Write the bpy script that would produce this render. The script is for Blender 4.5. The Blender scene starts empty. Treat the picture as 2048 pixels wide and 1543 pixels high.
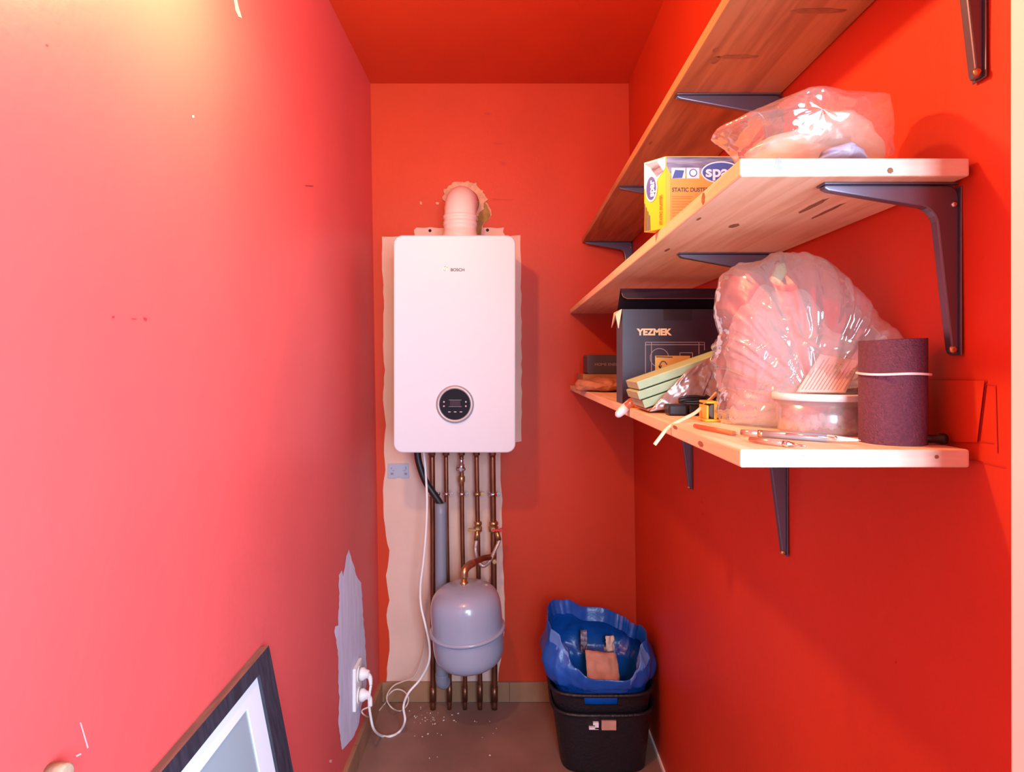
import bpy, bmesh, math, random
from mathutils import Vector, Matrix, noise
random.seed(7)
C = bpy.context.scene.collection
SC = bpy.context.scene
F, VX, VY = 1237.0, 1019.0, 725.0        # focal length in pixels, vanishing point of the depth axis
H = 1.2876                               # eye height above the floor
YB = 2.356                               # back wall
ZC = H + 1.0629                          # ceiling

def P(px, py, Y):
    return Vector(((px - VX) * Y / F, Y, H - (py - VY) * Y / F))
def wallL(z): return -0.5295 + (ZC - z) * 0.0154
def wallR(z): return 0.4533 + (ZC - z) * 0.01434
def hit(px, py, p0, n):
    d = Vector(((px - VX) / F, 1, -(py - VY) / F)); o = Vector((0, 0, H))
    return o + d * ((p0 - o).dot(n) / d.dot(n))

# ------------------------------------------------------------------ materials
def nt(name):
    m = bpy.data.materials.new(name); m.use_nodes = True
    t = m.node_tree; b = t.nodes['Principled BSDF']
    return m, t, b
def mat(name, col, rough=.5, metal=0, spec=.5, var=0, vscale=6, stretch=(1, 1, 1), col2=None, bump=0, bscale=40, bstretch=None,
        coat=0, trans=0, alpha=1, detail=4, lo=.35, hi=.65):
    m, t, b = nt(name)
    b.inputs['Base Color'].default_value = (*col, 1)
    b.inputs['Roughness'].default_value = rough
    b.inputs['Metallic'].default_value = metal
    b.inputs['Specular IOR Level'].default_value = spec
    b.inputs['Coat Weight'].default_value = coat
    b.inputs['Transmission Weight'].default_value = trans
    b.inputs['Alpha'].default_value = alpha
    tc = t.nodes.new('ShaderNodeTexCoord')
    if var or col2:
        mp = t.nodes.new('ShaderNodeMapping'); mp.inputs['Scale'].default_value = stretch
        t.links.new(tc.outputs['Object'], mp.inputs[0])
        n = t.nodes.new('ShaderNodeTexNoise'); n.inputs['Scale'].default_value = vscale; n.inputs['Detail'].default_value = detail
        t.links.new(mp.outputs[0], n.inputs['Vector'])
        r = t.nodes.new('ShaderNodeValToRGB')
        r.color_ramp.elements[0].position = lo; r.color_ramp.elements[1].position = hi
        c2 = col2 or tuple(max(0, c * (1 - var)) for c in col)
        r.color_ramp.elements[0].color = (*c2, 1); r.color_ramp.elements[1].color = (*col, 1)
        t.links.new(n.outputs['Fac'], r.inputs[0]); t.links.new(r.outputs[0], b.inputs['Base Color'])
    if bump:
        mp2 = t.nodes.new('ShaderNodeMapping'); mp2.inputs['Scale'].default_value = bstretch or (1, 1, 1)
        t.links.new(tc.outputs['Object'], mp2.inputs[0])
        n2 = t.nodes.new('ShaderNodeTexNoise'); n2.inputs['Scale'].default_value = bscale; n2.inputs['Detail'].default_value = 5
        t.links.new(mp2.outputs[0], n2.inputs['Vector'])
        bp = t.nodes.new('ShaderNodeBump'); bp.inputs['Strength'].default_value = bump; bp.inputs['Distance'].default_value = .004
        t.links.new(n2.outputs['Fac'], bp.inputs['Height']); t.links.new(bp.outputs[0], b.inputs['Normal'])
    return m

def wood(name, light, dark, streak, along='Y'):
    m, t, b = nt(name); b.inputs['Roughness'].default_value = .55
    tc = t.nodes.new('ShaderNodeTexCoord')
    mp = t.nodes.new('ShaderNodeMapping')
    s = {'Y': (1, .06, 1), 'X': (.06, 1, 1)}[along]
    mp.inputs['Scale'].default_value = s
    t.links.new(tc.outputs['Object'], mp.inputs[0])
    n = t.nodes.new('ShaderNodeTexNoise'); n.inputs['Scale'].default_value = 38; n.inputs['Detail'].default_value = 6
    n.inputs['Distortion'].default_value = 1.2
    t.links.new(mp.outputs[0], n.inputs['Vector'])
    r = t.nodes.new('ShaderNodeValToRGB'); e = r.color_ramp.elements
    e[0].position = .3; e[0].color = (*dark, 1); e[1].position = .58; e[1].color = (*light, 1)
    t.links.new(n.outputs['Fac'], r.inputs[0])
    n3 = t.nodes.new('ShaderNodeTexNoise'); n3.inputs['Scale'].default_value = 7; n3.inputs['Detail'].default_value = 3
    mp3 = t.nodes.new('ShaderNodeMapping'); mp3.inputs['Scale'].default_value = tuple(x if x == 1 else .3 for x in s)
    t.links.new(tc.outputs['Object'], mp3.inputs[0]); t.links.new(mp3.outputs[0], n3.inputs['Vector'])
    r3 = t.nodes.new('ShaderNodeValToRGB'); r3.color_ramp.elements[0].position = .55; r3.color_ramp.elements[1].position = .75
    t.links.new(n3.outputs['Fac'], r3.inputs[0])
    mx = t.nodes.new('ShaderNodeMix'); mx.data_type = 'RGBA'
    t.links.new(r3.outputs[0], mx.inputs['Factor']); t.links.new(r.outputs[0], mx.inputs['A']); mx.inputs['B'].default_value = (*streak, 1)
    t.links.new(mx.outputs['Result'], b.inputs['Base Color'])
    bp = t.nodes.new('ShaderNodeBump'); bp.inputs['Strength'].default_value = .15; bp.inputs['Distance'].default_value = .002
    t.links.new(n.outputs['Fac'], bp.inputs['Height']); t.links.new(bp.outputs[0], b.inputs['Normal'])
    return m

def film(name, milk=.18, tint=(1, 1, 1), rough=.08, refl=.3):
    m = bpy.data.materials.new(name); m.use_nodes = True; t = m.node_tree; t.nodes.clear()
    out = t.nodes.new('ShaderNodeOutputMaterial')
    tr = t.nodes.new('ShaderNodeBsdfTransparent'); tr.inputs[0].default_value = (*tint, 1)
    gl = t.nodes.new('ShaderNodeBsdfGlossy'); gl.inputs['Roughness'].default_value = rough; gl.inputs[0].default_value = (1, 1, 1, 1)
    df = t.nodes.new('ShaderNodeBsdfDiffuse'); df.inputs[0].default_value = (.9 * tint[0], .88 * tint[1], .9 * tint[2], 1)
    tl = t.nodes.new('ShaderNodeBsdfTranslucent'); tl.inputs[0].default_value = (.9 * tint[0], .88 * tint[1], .9 * tint[2], 1)
    lw = t.nodes.new('ShaderNodeLayerWeight'); lw.inputs['Blend'].default_value = .35
    mr = t.nodes.new('ShaderNodeMapRange'); mr.inputs['To Min'].default_value = .08; mr.inputs['To Max'].default_value = refl + .3
    t.links.new(lw.outputs['Facing'], mr.inputs['Value'])
    m0 = t.nodes.new('ShaderNodeMixShader'); m0.inputs[0].default_value = .5
    t.links.new(df.outputs[0], m0.inputs[1]); t.links.new(tl.outputs[0], m0.inputs[2])
    m1 = t.nodes.new('ShaderNodeMixShader'); m1.inputs[0].default_value = milk
    t.links.new(tr.outputs[0], m1.inputs[1]); t.links.new(m0.outputs[0], m1.inputs[2])
    m2 = t.nodes.new('ShaderNodeMixShader')
    t.links.new(mr.outputs[0], m2.inputs[0]); t.links.new(m1.outputs[0], m2.inputs[1]); t.links.new(gl.outputs[0], m2.inputs[2])
    t.links.new(m2.outputs[0], out.inputs[0])
    return m

RED = (.61, .048, .012)
M = {}
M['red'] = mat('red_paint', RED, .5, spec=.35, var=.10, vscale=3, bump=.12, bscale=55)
M['salmon'] = mat('salmon_red', (.70, .097, .092), .5, spec=.35, var=.08, vscale=3, bump=.12, bscale=55)  # left wall only: an even, pinker tone of the red used elsewhere
M['plaster'] = mat('bare_plaster', (.78, .52, .43), .85, var=.10, vscale=5, bump=.2, bscale=60)
M['plaster_edge'] = mat('raw_plaster_edge', (.80, .42, .26), .85, var=.25, vscale=40, bump=.5, bscale=80)
M['filler'] = mat('grey_filler', (.72, .74, .92), .8, var=.14, vscale=14, stretch=(1, 3, .6), bump=.25, bscale=50)
M['scuff_dark'] = mat('scuff_dark', (.35, .03, .03), .7)
M['scuff_light'] = mat('scuff_light', (.85, .40, .38), .7)
M['hole'] = mat('drill_hole', (.04, .01, .01), .9)
M['ochre'] = mat('ochre_hole', (.42, .22, .06), .9, var=.4, vscale=30)
M['line'] = mat('painted_groove', (.50, .025, .02), .6)
M['floor'] = mat('floor_lino', (.30, .165, .125), .6, var=.28, vscale=5, bump=.1, bscale=60)
M['skirt'] = mat('skirting_tile', (.36, .185, .10), .45, var=.2, vscale=8)
M['grout'] = mat('grout', (.12, .08, .06), .8)
M['cream'] = mat('cream_gloss', (.93, .88, .82), .4)
M['pine'] = wood('pine_board', (.86, .66, .45), (.70, .46, .26), (.80, .56, .34))
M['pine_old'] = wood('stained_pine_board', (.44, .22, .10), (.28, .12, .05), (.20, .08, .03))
M['endgrain'] = mat('pine_end_grain', (.90, .80, .66), .6, var=.18, vscale=26, stretch=(.5, 1, 3.2), detail=6)
M['knot'] = mat('wood_knot', (.32, .15, .07), .6, var=.3, vscale=60)
M['knot_grey'] = mat('grey_knot', (.30, .29, .31), .6, var=.3, vscale=60)
M['bracket'] = mat('dark_bracket', (.17, .165, .23), .30, metal=.7)
M['screw'] = mat('screw_steel', (.75, .70, .66), .25, metal=1)
M['brass'] = mat('brass', (.66, .42, .20), .3, metal=.9, var=.3, vscale=60)
M['copper'] = mat('old_copper', (.33, .14, .08), .36, metal=.85, var=.45, vscale=18, stretch=(1, 1, .5))
M['chrome'] = mat('chrome', (.86, .84, .85), .15, metal=1)
M['white_gloss'] = mat('white_enamel', (.64, .67, .74), .42)
M['white_plastic'] = mat('white_plastic', (.88, .87, .86), .35)
M['grey_ring'] = mat('grey_ring', (.42, .40, .42), .35, metal=.3)
M['display'] = mat('display_glass', (.012, .008, .014), .08, coat=.6)
M['display_mark'] = mat('display_mark', (.55, .50, .52), .5)
M['display_window'] = mat('display_window', (.035, .02, .035), .2)
M['logo'] = mat('logo_grey', (.045, .04, .045), .5)
M['flue'] = mat('flue_plastic', (.80, .66, .60), .42)
M['vessel'] = mat('vessel_grey', (.34, .38, .50), .25, coat=.4, bump=.04, bscale=20)
M['pvc'] = mat('grey_pvc', (.23, .25, .32), .4)
M['rubber'] = mat('black_rubber', (.012, .010, .012), .45)
M['plate'] = mat('grey_plate', (.42, .44, .55), .45, metal=.2)
M['cord_white'] = mat('cord_white', (.88, .85, .84), .4)
M['cord_beige'] = mat('cord_beige', (.70, .58, .50), .5)
M['cord_cream'] = mat('cord_cream', (.86, .68, .44), .6)
M['braid'] = mat('steel_braid', (.60, .46, .40), .4, metal=.6, bump=.6, bscale=160)
M['redknob'] = mat('red_handle', (.55, .03, .02), .4)
M['navybox'] = mat('dark_carton', (.030, .014, .034), .4, var=.2, vscale=20)
M['navyin'] = mat('dark_carton_inside', (.018, .008, .014), .6)
M['carton_raw'] = mat('carton_edge', (.80, .68, .50), .8)
M['foil'] = mat('cream_print', (.86, .74, .50), .5)
M['print_line'] = mat('thin_print', (.42, .36, .42), .5)
M['gold'] = mat('gold_sticker', (.72, .47, .12), .35, metal=.3)
M['greybox'] = mat('grey_small_box', (.055, .05, .075), .45)
M['greyprint'] = mat('grey_print', (.26, .23, .26), .6)
M['cardboard'] = mat('brown_cardboard', (.42, .20, .09), .8, var=.2, vscale=20)
M['kraft'] = mat('kraft_paper', (.55, .27, .15), .7, var=.3, vscale=20, bump=.4, bscale=50)
M['greenfoam'] = mat('pale_green_foam', (.40, .56, .34), .8, var=.12, vscale=40)
M['brownwrap'] = film('brown_wrap', .9, (.62, .40, .33), .2, .25)
M['sachet'] = film('orange_sachet', .5, (.95, .58, .36), .12, .3)
M['film'] = film('clear_film', .22, (.97, 1, 1), .06, .5)
M['innerfilm'] = film('milky_film', .5, (.97, 1, 1), .10, .45)
M['padding'] = film('padding_film', .75, (.95, 1, 1), .3, .15)
M['film2'] = film('clear_film_flat', .13, (1, .93, .86), .07, .22)
M['fluff'] = mat('white_fluff', (.92, .84, .84), .95, bump=.5, bscale=60)
M['tubplastic'] = film('tub_plastic', .3, (1, .96, .97), .18, .25)
M['tublid'] = mat('tub_lid', (.92, .89, .90), .3, alpha=1)
M['granules'] = mat('white_granules', (.95, .90, .90), .8, var=.15, vscale=60)
M['paper'] = mat('paper', (.80, .62, .55), .85)
M['ink'] = mat('ink', (.40, .22, .18), .8)
M['plum'] = mat('plum_abrasive', (.16, .04, .08), .62, var=.30, vscale=300, bump=.7, bscale=500)
M['yellow'] = mat('yellow_card', (.86, .52, .012), .45)
M['orange'] = mat('orange_card', (.93, .36, .02), .45)
M['orangeprint'] = mat('dark_orange_print', (.58, .20, .02), .5)
M['blueprint'] = mat('blue_print', (.045, .08, .33), .45)
M['whiteprint'] = mat('white_print', (.92, .92, .95), .5)
M['greyphoto'] = mat('grey_photo_print', (.34, .33, .42), .45, col2=(.07, .06, .12), vscale=22, stretch=(.5, 1, 3.5), lo=.42, hi=.58)
M['black_plastic'] = mat('black_plastic', (.010, .009, .012), .4)
M['blacknet'] = mat('black_basket', (.010, .009, .013), .42, bump=.6, bscale=120)
M['blue_bag'] = mat('blue_bag', (.006, .10, .50), .30, spec=.55, var=.25, vscale=10, bump=.9, bscale=20)
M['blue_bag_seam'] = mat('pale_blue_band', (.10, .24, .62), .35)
M['waste_card'] = mat('waste_card', (.70, .38, .28), .8, var=.2, vscale=25)
M['frame'] = mat('dark_frame', (.035, .036, .055), .45, var=.45, vscale=18, stretch=(1, 6, 1), bump=.2, bscale=60)
M['frame_top'] = mat('dusty_frame_top', (.24, .14, .12), .75, var=.35, vscale=20, stretch=(4, .6, 1))
M['matboard'] = mat('white_mat', (.64, .68, .73), .7)
M['picture'] = mat('grey_picture', (.30, .37, .41), .25, coat=.5)
M['orange_plastic'] = mat('orange_plastic', (.92, .42, .03), .35)
M['dark_tool'] = mat('dark_tool', (.09, .06, .05), .5)
M['pen_grey'] = mat('pen_grey', (.40, .41, .48), .3, metal=.4)
M['pen_rose'] = mat('pen_rose', (.80, .45, .36), .25, metal=.7)
M['pencil_red'] = mat('red_pencil', (.80, .14, .04), .4)
M['pegwood'] = mat('peg_wood', (.42, .29, .19), .7, var=.5, vscale=90, stretch=(1, 1, .2))
M['crumb'] = mat('plaster_crumb', (.80, .66, .58), .9)

# ------------------------------------------------------------------ mesh helpers
def face(bm, pts, mi=0):
    f = bm.faces.new([bm.verts.new(p) for p in pts]); f.material_index = mi; return f
def box(bm, a, b, mi=0):
    x0, y0, z0 = a; x1, y1, z1 = b
    v = [bm.verts.new(p) for p in ((x0, y0, z0), (x1, y0, z0), (x1, y1, z0), (x0, y1, z0), (x0, y0, z1), (x1, y0, z1), (x1, y1, z1), (x0, y1, z1))]
    for q in ((0, 3, 2, 1), (4, 5, 6, 7), (0, 1, 5, 4), (1, 2, 6, 5), (2, 3, 7, 6), (3, 0, 4, 7)):
        f = bm.faces.new([v[i] for i in q]); f.material_index = mi
    return v
def prism(bm, pts, off, mi=0):
    """closed solid: polygon pts swept by the vector off"""
    off = Vector(off); a = [bm.verts.new(p) for p in pts]; b = [bm.verts.new(Vector(p) + off) for p in pts]
    fs = [bm.faces.new(a), bm.faces.new(b[::-1])]
    n = len(a)
    for i in range(n):
        fs.append(bm.faces.new((a[i], b[i], b[(i + 1) % n], a[(i + 1) % n])))
    for f in fs: f.material_index = mi
    return fs
def frame_axes(n):
    n = Vector(n).normalized()
    u = n.cross(Vector((0, 0, 1)))
    if u.length < 1e-3: u = Vector((1, 0, 0))
    u.normalize(); return u, n.cross(u).normalized(), n
def loft(bm, rings, mi=0, caps=(True, True), closed=True, smooth=True):
    vs = [[bm.verts.new(p) for p in r] for r in rings]
    n = len(rings[0])
    for a, b in zip(vs, vs[1:]):
        for i in range(n if closed else n - 1):
            f = bm.faces.new((a[i], a[(i + 1) % n], b[(i + 1) % n], b[i])); f.material_index = mi; f.smooth = smooth
    if caps[0]: f = bm.faces.new(vs[0][::-1]); f.material_index = mi
    if caps[1]: f = bm.faces.new(vs[-1]); f.material_index = mi
    return vs
def lathe(bm, prof, c, axis=(0, 0, 1), seg=40, mi=0, caps=(True, True)):
    u, v, n = frame_axes(axis); c = Vector(c)
    rings = [[c + n * h + (u * math.cos(2 * math.pi * k / seg) + v * math.sin(2 * math.pi * k / seg)) * max(r, 1e-5) for k in range(seg)] for r, h in prof]
    return loft(bm, rings, mi, caps)
def cyl(bm, a, b, r, seg=24, mi=0, r2=None):
    a = Vector(a); b = Vector(b); d = b - a
    lathe(bm, [(r, 0), (r if r2 is None else r2, d.length)], a, d, seg, mi)
def smooth_path(pts, n=8):
    pts = [Vector(p) for p in pts]; out = []
    q = [pts[0] * 2 - pts[1]] + pts + [pts[-1] * 2 - pts[-2]]
    for i in range(1, len(q) - 2):
        p0, p1, p2, p3 = q[i - 1:i + 3]
        for k in range(n):
            t = k / n
            out.append(.5 * ((2 * p1) + (p2 - p0) * t + (2 * p0 - 5 * p1 + 4 * p2 - p3) * t * t + (3 * p1 - p0 - 3 * p2 + p3) * t ** 3))
    out.append(pts[-1]); return out
def tube(bm, pts, r, seg=12, mi=0, smooth=True, n=8):
    pts = smooth_path(pts, n) if smooth else [Vector(p) for p in pts]
    u = None; rings = []
    for i, p in enumerate(pts):
        d = (pts[min(i + 1, len(pts) - 1)] - pts[max(i - 1, 0)]).normalized()
        if u is None: u = frame_axes(d)[0]
        u = (u - d * u.dot(d)).normalized(); v = d.cross(u)
        rr = r(i / (len(pts) - 1)) if callable(r) else r
        rings.append([p + (u * math.cos(2 * math.pi * k / seg) + v * math.sin(2 * math.pi * k / seg)) * rr for k in range(seg)])
    return loft(bm, rings, mi)
def fin(bm, name, mats, parent=None, bevel=0, smooth=None, recalc=True, label=None):
    if recalc: bmesh.ops.recalc_face_normals(bm, faces=bm.faces)
    me = bpy.data.meshes.new(name); bm.to_mesh(me); bm.free()
    o = bpy.data.objects.new(name, me); C.objects.link(o)
    for m in (mats if isinstance(mats, (list, tuple)) else [mats]): me.materials.append(M[m])
    if smooth is not None:
        for p in me.polygons: p.use_smooth = smooth
    if parent is None:
        xs = [v.co for v in me.vertices]
        b = Vector(((min(c.x for c in xs) + max(c.x for c in xs)) / 2, (min(c.y for c in xs) + max(c.y for c in xs)) / 2, min(c.z for c in xs)))
        me.transform(Matrix.Translation(-b)); o.location = b
    else:
        o.parent = parent; r = parent; base = Vector((0, 0, 0))
        while r is not None: base = base + Vector(r.location); r = r.parent
        me.transform(Matrix.Translation(-base)) if False else None
        o['_w'] = 1
        # keep mesh in world coordinates relative to the root's location (roots are never rotated at build time)
        me.transform(Matrix.Translation(-base))
    if bevel:
        md = o.modifiers.new('edge', 'BEVEL'); md.width = bevel; md.segments = 2; md.limit_method = 'ANGLE'; md.angle_limit = math.radians(35)
    if '_w' in o: del o['_w']
    if label: o['label'] = label
    return o
def tag(o, label, cat, group=None, kind=None):
    o['label'] = label; o['category'] = cat
    if group: o['group'] = group
    if kind: o['kind'] = kind
    return o
def thing(name, loc, label, cat, group=None):
    o = bpy.data.objects.new(name, None); o.empty_display_size = .05; C.objects.link(o); o.location = loc
    return tag(o, label, cat, group)
def struct(o, label=None):
    o['kind'] = 'structure'
    if label: o['label'] = label
    return o
def copy_tree(o, parent=None):
    c = o.copy(); C.objects.link(c)
    if parent is not None: c.parent = parent
    for ch in list(o.children): copy_tree(ch, c)
    return c
def text(name, s, size, o, u, v, m, parent, depth=.0004, width=None, bold=0, align='LEFT'):
    """raised lettering: o = lower left corner, u = reading direction, v = up"""
    cu = bpy.data.curves.new(name, 'FONT'); cu.body = s; cu.size = size; cu.extrude = depth; cu.offset = bold; cu.align_x = align
    t = bpy.data.objects.new('tmp', cu); C.objects.link(t)
    bpy.context.view_layer.update()
    me = bpy.data.meshes.new_from_object(t.evaluated_get(bpy.context.evaluated_depsgraph_get()))
    bpy.data.objects.remove(t)
    xs = [q.co.x for q in me.vertices]; w = max(xs) - min(xs)
    u = Vector(u).normalized(); v = Vector(v).normalized(); n = u.cross(v)
    mx = Matrix(((u.x, v.x, n.x, o[0]), (u.y, v.y, n.y, o[1]), (u.z, v.z, n.z, o[2]), (0, 0, 0, 1)))
    if width: me.transform(Matrix.Diagonal((width / w, 1, 1, 1)))
    me.transform(mx)
    bm = bmesh.new(); bm.from_mesh(me); bpy.data.meshes.remove(me)
    return fin(bm, name, m, parent)
def rag(pts, amp=2.0, step=9.0):
    out = []
    for i, a in enumerate(pts):
        b = pts[(i + 1) % len(pts)]; d = math.dist(a, b); k = max(1, int(d / step))
        for j in range(k):
            t = j / k; jx = random.uniform(-amp, amp) if j else 0; jy = random.uniform(-amp, amp) if j else 0
            out.append((a[0] + (b[0] - a[0]) * t + jx, a[1] + (b[1] - a[1]) * t + jy))
    return out
def ridge(p, o=3):
    s = 0; a = 1; f = 1
    for _ in range(o):
        s += a * (1 - 2 * abs(noise.noise(p * f))); a *= .5; f *= 2.1
    return s / 1.75

# ------------------------------------------------------------------ the room
def slab(bm, q, off, mi=0): prism(bm, [Vector(p) for p in q], off, mi)
Y0 = -.25
bm = bmesh.new(); slab(bm, [(-.9, Y0, 0), (.9, Y0, 0), (.9, YB + .1, 0), (-.9, YB + .1, 0)], (0, 0, -.1))
# tile joint and a worn dark seam on the floor
face(bm, [P(1000, 1543, 1.947) + Vector((0, 0, .0004)), P(1010, 1543, 1.947) + Vector((0, .004, .0004)), Vector((.1, 2.1, .0004)), Vector((.09, 2.1, .0004))], 0)
struct(fin(bm, 'floor', 'floor'), 'brown worn lino floor of the closet')
bm = bmesh.new(); slab(bm, [(-.9, Y0, ZC), (.9, Y0, ZC), (.9, YB + .1, ZC), (-.9, YB + .1, ZC)], (0, 0, .1))
struct(fin(bm, 'ceiling', 'red'), 'red painted closet ceiling')

# left wall with the grey filler patch and scuffs
pL, nL = Vector((wallL(0), 0, 0)), Vector((1, 0, .0154)).normalized()
def onL(px, py, e=.0008): return hit(px, py, pL, nL) + nL * e
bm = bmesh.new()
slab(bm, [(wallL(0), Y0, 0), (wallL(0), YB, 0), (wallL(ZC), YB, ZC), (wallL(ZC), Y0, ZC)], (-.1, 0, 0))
patch = [(697, 1098), (703, 1120), (709, 1135), (712, 1150), (722, 1165), (724, 1190), (725, 1230), (729, 1262), (731, 1300), (733, 1345), (731, 1375), (722, 1412), (716, 1450), (708, 1470), (694, 1488),
         (684, 1499), (680, 1470), (676, 1440), (678, 1400), (676, 1350), (675, 1300), (672, 1278), (668, 1262), (670, 1252), (676, 1250), (678, 1200), (677, 1150), (683, 1140), (686, 1152), (689, 1135), (692, 1112)]
face(bm, [onL(*q) for q in rag(patch, 1.0, 7)], 1)
for q in ([(466, -6), (472, -6), (476, 12), (483, 36), (476, 33), (470, 20)],):
    face(bm, [onL(*p) for p in q], 3)
for q in ([(158, 1444), (161, 1444), (176, 1494), (173, 1496)], [(150, 1510), (160, 1505), (162, 1508), (152, 1513)], [(383, 231), (387, 230), (388, 235), (384, 236)], [(658, 1519), (663, 1518), (663, 1524), (658, 1524)]):
    face(bm, [onL(*p) for p in q], 3)
for q in ([(91, 88), (94, 88), (97, 92), (95, 93)], [(610, 370), (626, 371), (626, 373), (610, 372)], [(286, 633), (294, 637), (292, 642), (287, 639)], [(223, 632), (228, 631), (228, 635), (224, 636)], [(262, 636), (272, 637), (271, 639), (262, 638)]):
    face(bm, [onL(*p) for p in q], 2)
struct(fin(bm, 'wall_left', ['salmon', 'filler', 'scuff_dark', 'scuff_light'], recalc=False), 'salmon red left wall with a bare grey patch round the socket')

# right wall with a painted-over plate
pR, nR = Vector((wallR(0), 0, 0)), Vector((-1, 0, -.01434)).normalized()
def onR(px, py, e=.0008): return hit(px, py, pR, nR) + nR * e
bm = bmesh.new()
slab(bm, [(wallR(0), .45, 0), (wallR(ZC), .45, ZC), (wallR(ZC), YB, ZC), (wallR(0), YB, 0)], (.1, 0, 0))
def strokeR(pts, w, mi):
    for a, b in zip(pts, pts[1:]):
        dx, dy = b[0] - a[0], b[1] - a[1]; l = math.hypot(dx, dy); ox, oy = -dy / l * w / 2, dx / l * w / 2
        face(bm, [onR(a[0] + ox, a[1] + oy), onR(b[0] + ox, b[1] + oy), onR(b[0] - ox, b[1] - oy), onR(a[0] - ox, a[1] - oy)], mi)
face(bm, [onR(*q, .0025) for q in ((1852, 759), (1974, 761), (1959, 884), (1858, 882))], 0)
for a in (((1852, 759), (1974, 761)), ((1974, 761), (1959, 882)), ((1959, 882), (1988, 886)), ((1974, 768), (1992, 770), (1996, 905)), ((1940, 919), (2012, 935))):
    strokeR(list(a), 2.2, 1)
for q in ([(1402, 1000), (1406, 1004), (1408, 1008), (1403, 1004)], [(1403, 1022), (1408, 1026), (1409, 1030), (1405, 1028)], [(1789, 1321), (1793, 1321), (1793, 1326), (1789, 1326)], [(1783, 226), (1787, 230), (1790, 236), (1784, 232)]):
    face(bm, [onR(*p) for p in q], 1)
struct(fin(bm, 'wall_right', ['red', 'line'], recalc=False), 'red right wall carrying the shelves')

# back wall: bare plaster behind the boiler, ragged hole round the flue
nB = Vector((0, -1, 0)); pB = Vector((0, YB, 0))
def onB(px, py, e=.0008): return hit(px, py, pB, nB) + nB * e
bm = bmesh.new()
slab(bm, [(-.6, YB, 0), (.6, YB, 0), (.6, YB, ZC), (-.6, YB, ZC)], (0, .1, 0))
bare = [(764, 473), (830, 473), (828, 460), (833, 455), (1008, 455), (1006, 464), (1012, 473), (1041, 470), (1042, 560), (1043, 700), (1043, 882), (1001, 886), (1001, 960), (1005, 1000), (1003, 1060), (1006, 1110),
        (1008, 1180), (1010, 1250), (996, 1362), (773, 1362), (776, 1320), (779, 1300), (778, 1262), (773, 1230), (779, 1200), (772, 1150), (777, 1122), (779, 1100), (772, 1070), (767, 1020),
        (766, 980), (771, 940), (768, 905), (772, 850), (766, 800), (770, 740), (766, 690), (768, 600), (764, 540)]
face(bm, [onB(*q) for q in rag(bare, 1.2, 14)], 1)
for cx, cy in ((860, 461), (975, 460)):
    face(bm, [onB(cx + 3.2 * math.cos(t * .6283), cy + 3.2 * math.sin(t * .6283), .0012) for t in range(10)], 2)
# ragged raised plaster collar round the flue
inner, outer, back = [], [], []
fc = Vector((-.172, YB, H + .604))
for k in range(72):
    t = 2 * math.pi * k / 72
    rr = .072 + .012 * noise.noise(Vector((math.cos(t) * 3, math.sin(t) * 3, 4.2))) + random.uniform(0, .010) + (.010 if math.sin(t) > .1 else -.004)
    d = Vector((math.cos(t), 0, math.sin(t)))
    inner.append(fc + d * .057 + nB * .012); outer.append(fc + d * rr + nB * (.006 + random.uniform(0, .005))); back.append(fc + d * (rr + .002))
loft(bm, [back, outer, inner, [p - nB * .012 for p in inner]], 3, (False, False), smooth=False)
hole = [(957, 402), (966, 402), (974, 410), (980, 422), (981, 432), (976, 440), (968, 446), (964, 452), (962, 470), (950, 470), (950, 410)]
face(bm, [onB(*q, .0012) for q in rag([(p[0] + (2 if p[0] > 955 else 0), p[1] - 2) for p in hole], .6, 6)], 3)
face(bm, [onB(*q, .0016) for q in rag(hole, .6, 6)], 4)
for q in ([(840, 402), (844, 405), (844, 409), (840, 408)], [(872, 404), (878, 405), (877, 409), (872, 408)]):
    face(bm, [onB(*p) for p in q], 3)
for q in ([(985, 397), (1020, 399), (1028, 398), (1026, 400), (986, 400)], [(970, 224), (984, 226), (978, 230), (968, 228)], [(985, 285), (1010, 286), (1002, 289), (988, 289)], [(1000, 322), (1012, 326), (1010, 332), (1004, 330)]):
    face(bm, [onB(*p) for p in q], 5)
struct(fin(bm, 'wall_back', ['red', 'plaster', 'hole', 'plaster_edge', 'ochre', 'line'], recalc=False), 'red back wall with bare plaster behind the boiler')

bm = bmesh.new(); hb = .076
box(bm, (wallL(0) + .012, YB - .012, 0), (wallR(0), YB, hb))
for x in (-.30, .0, .3): box(bm, (x - .0012, YB - .0125, 0), (x + .0012, YB - .0115, hb), 1)
box(bm, (wallL(0) + .012, YB - .0135, 0), (wallR(0), YB - .012, .003), 1)
struct(fin(bm, 'baseboard_back', ['skirt', 'grout'], bevel=.0015), 'brown tiled skirting under the boiler')
bm = bmesh.new(); box(bm, (wallL(hb) - .004, Y0, 0), (wallL(0) + .012, YB, hb))
for y in (1.3, 1.63, 1.96, 2.29): box(bm, (wallL(0), y - .0012, 0), (wallL(0) + .0125, y + .0012, hb + .0004), 1)
struct(fin(bm, 'baseboard_left', ['skirt', 'grout'], bevel=.0015), 'brown tiled skirting along the left wall')
bm = bmesh.new(); box(bm, (wallR(0) - .006, .5, 0), (wallR(0) + .002, YB - .013, .012))
struct(fin(bm, 'baseboard_right', 'cream'), 'thin cream strip at the foot of the right wall')

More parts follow.
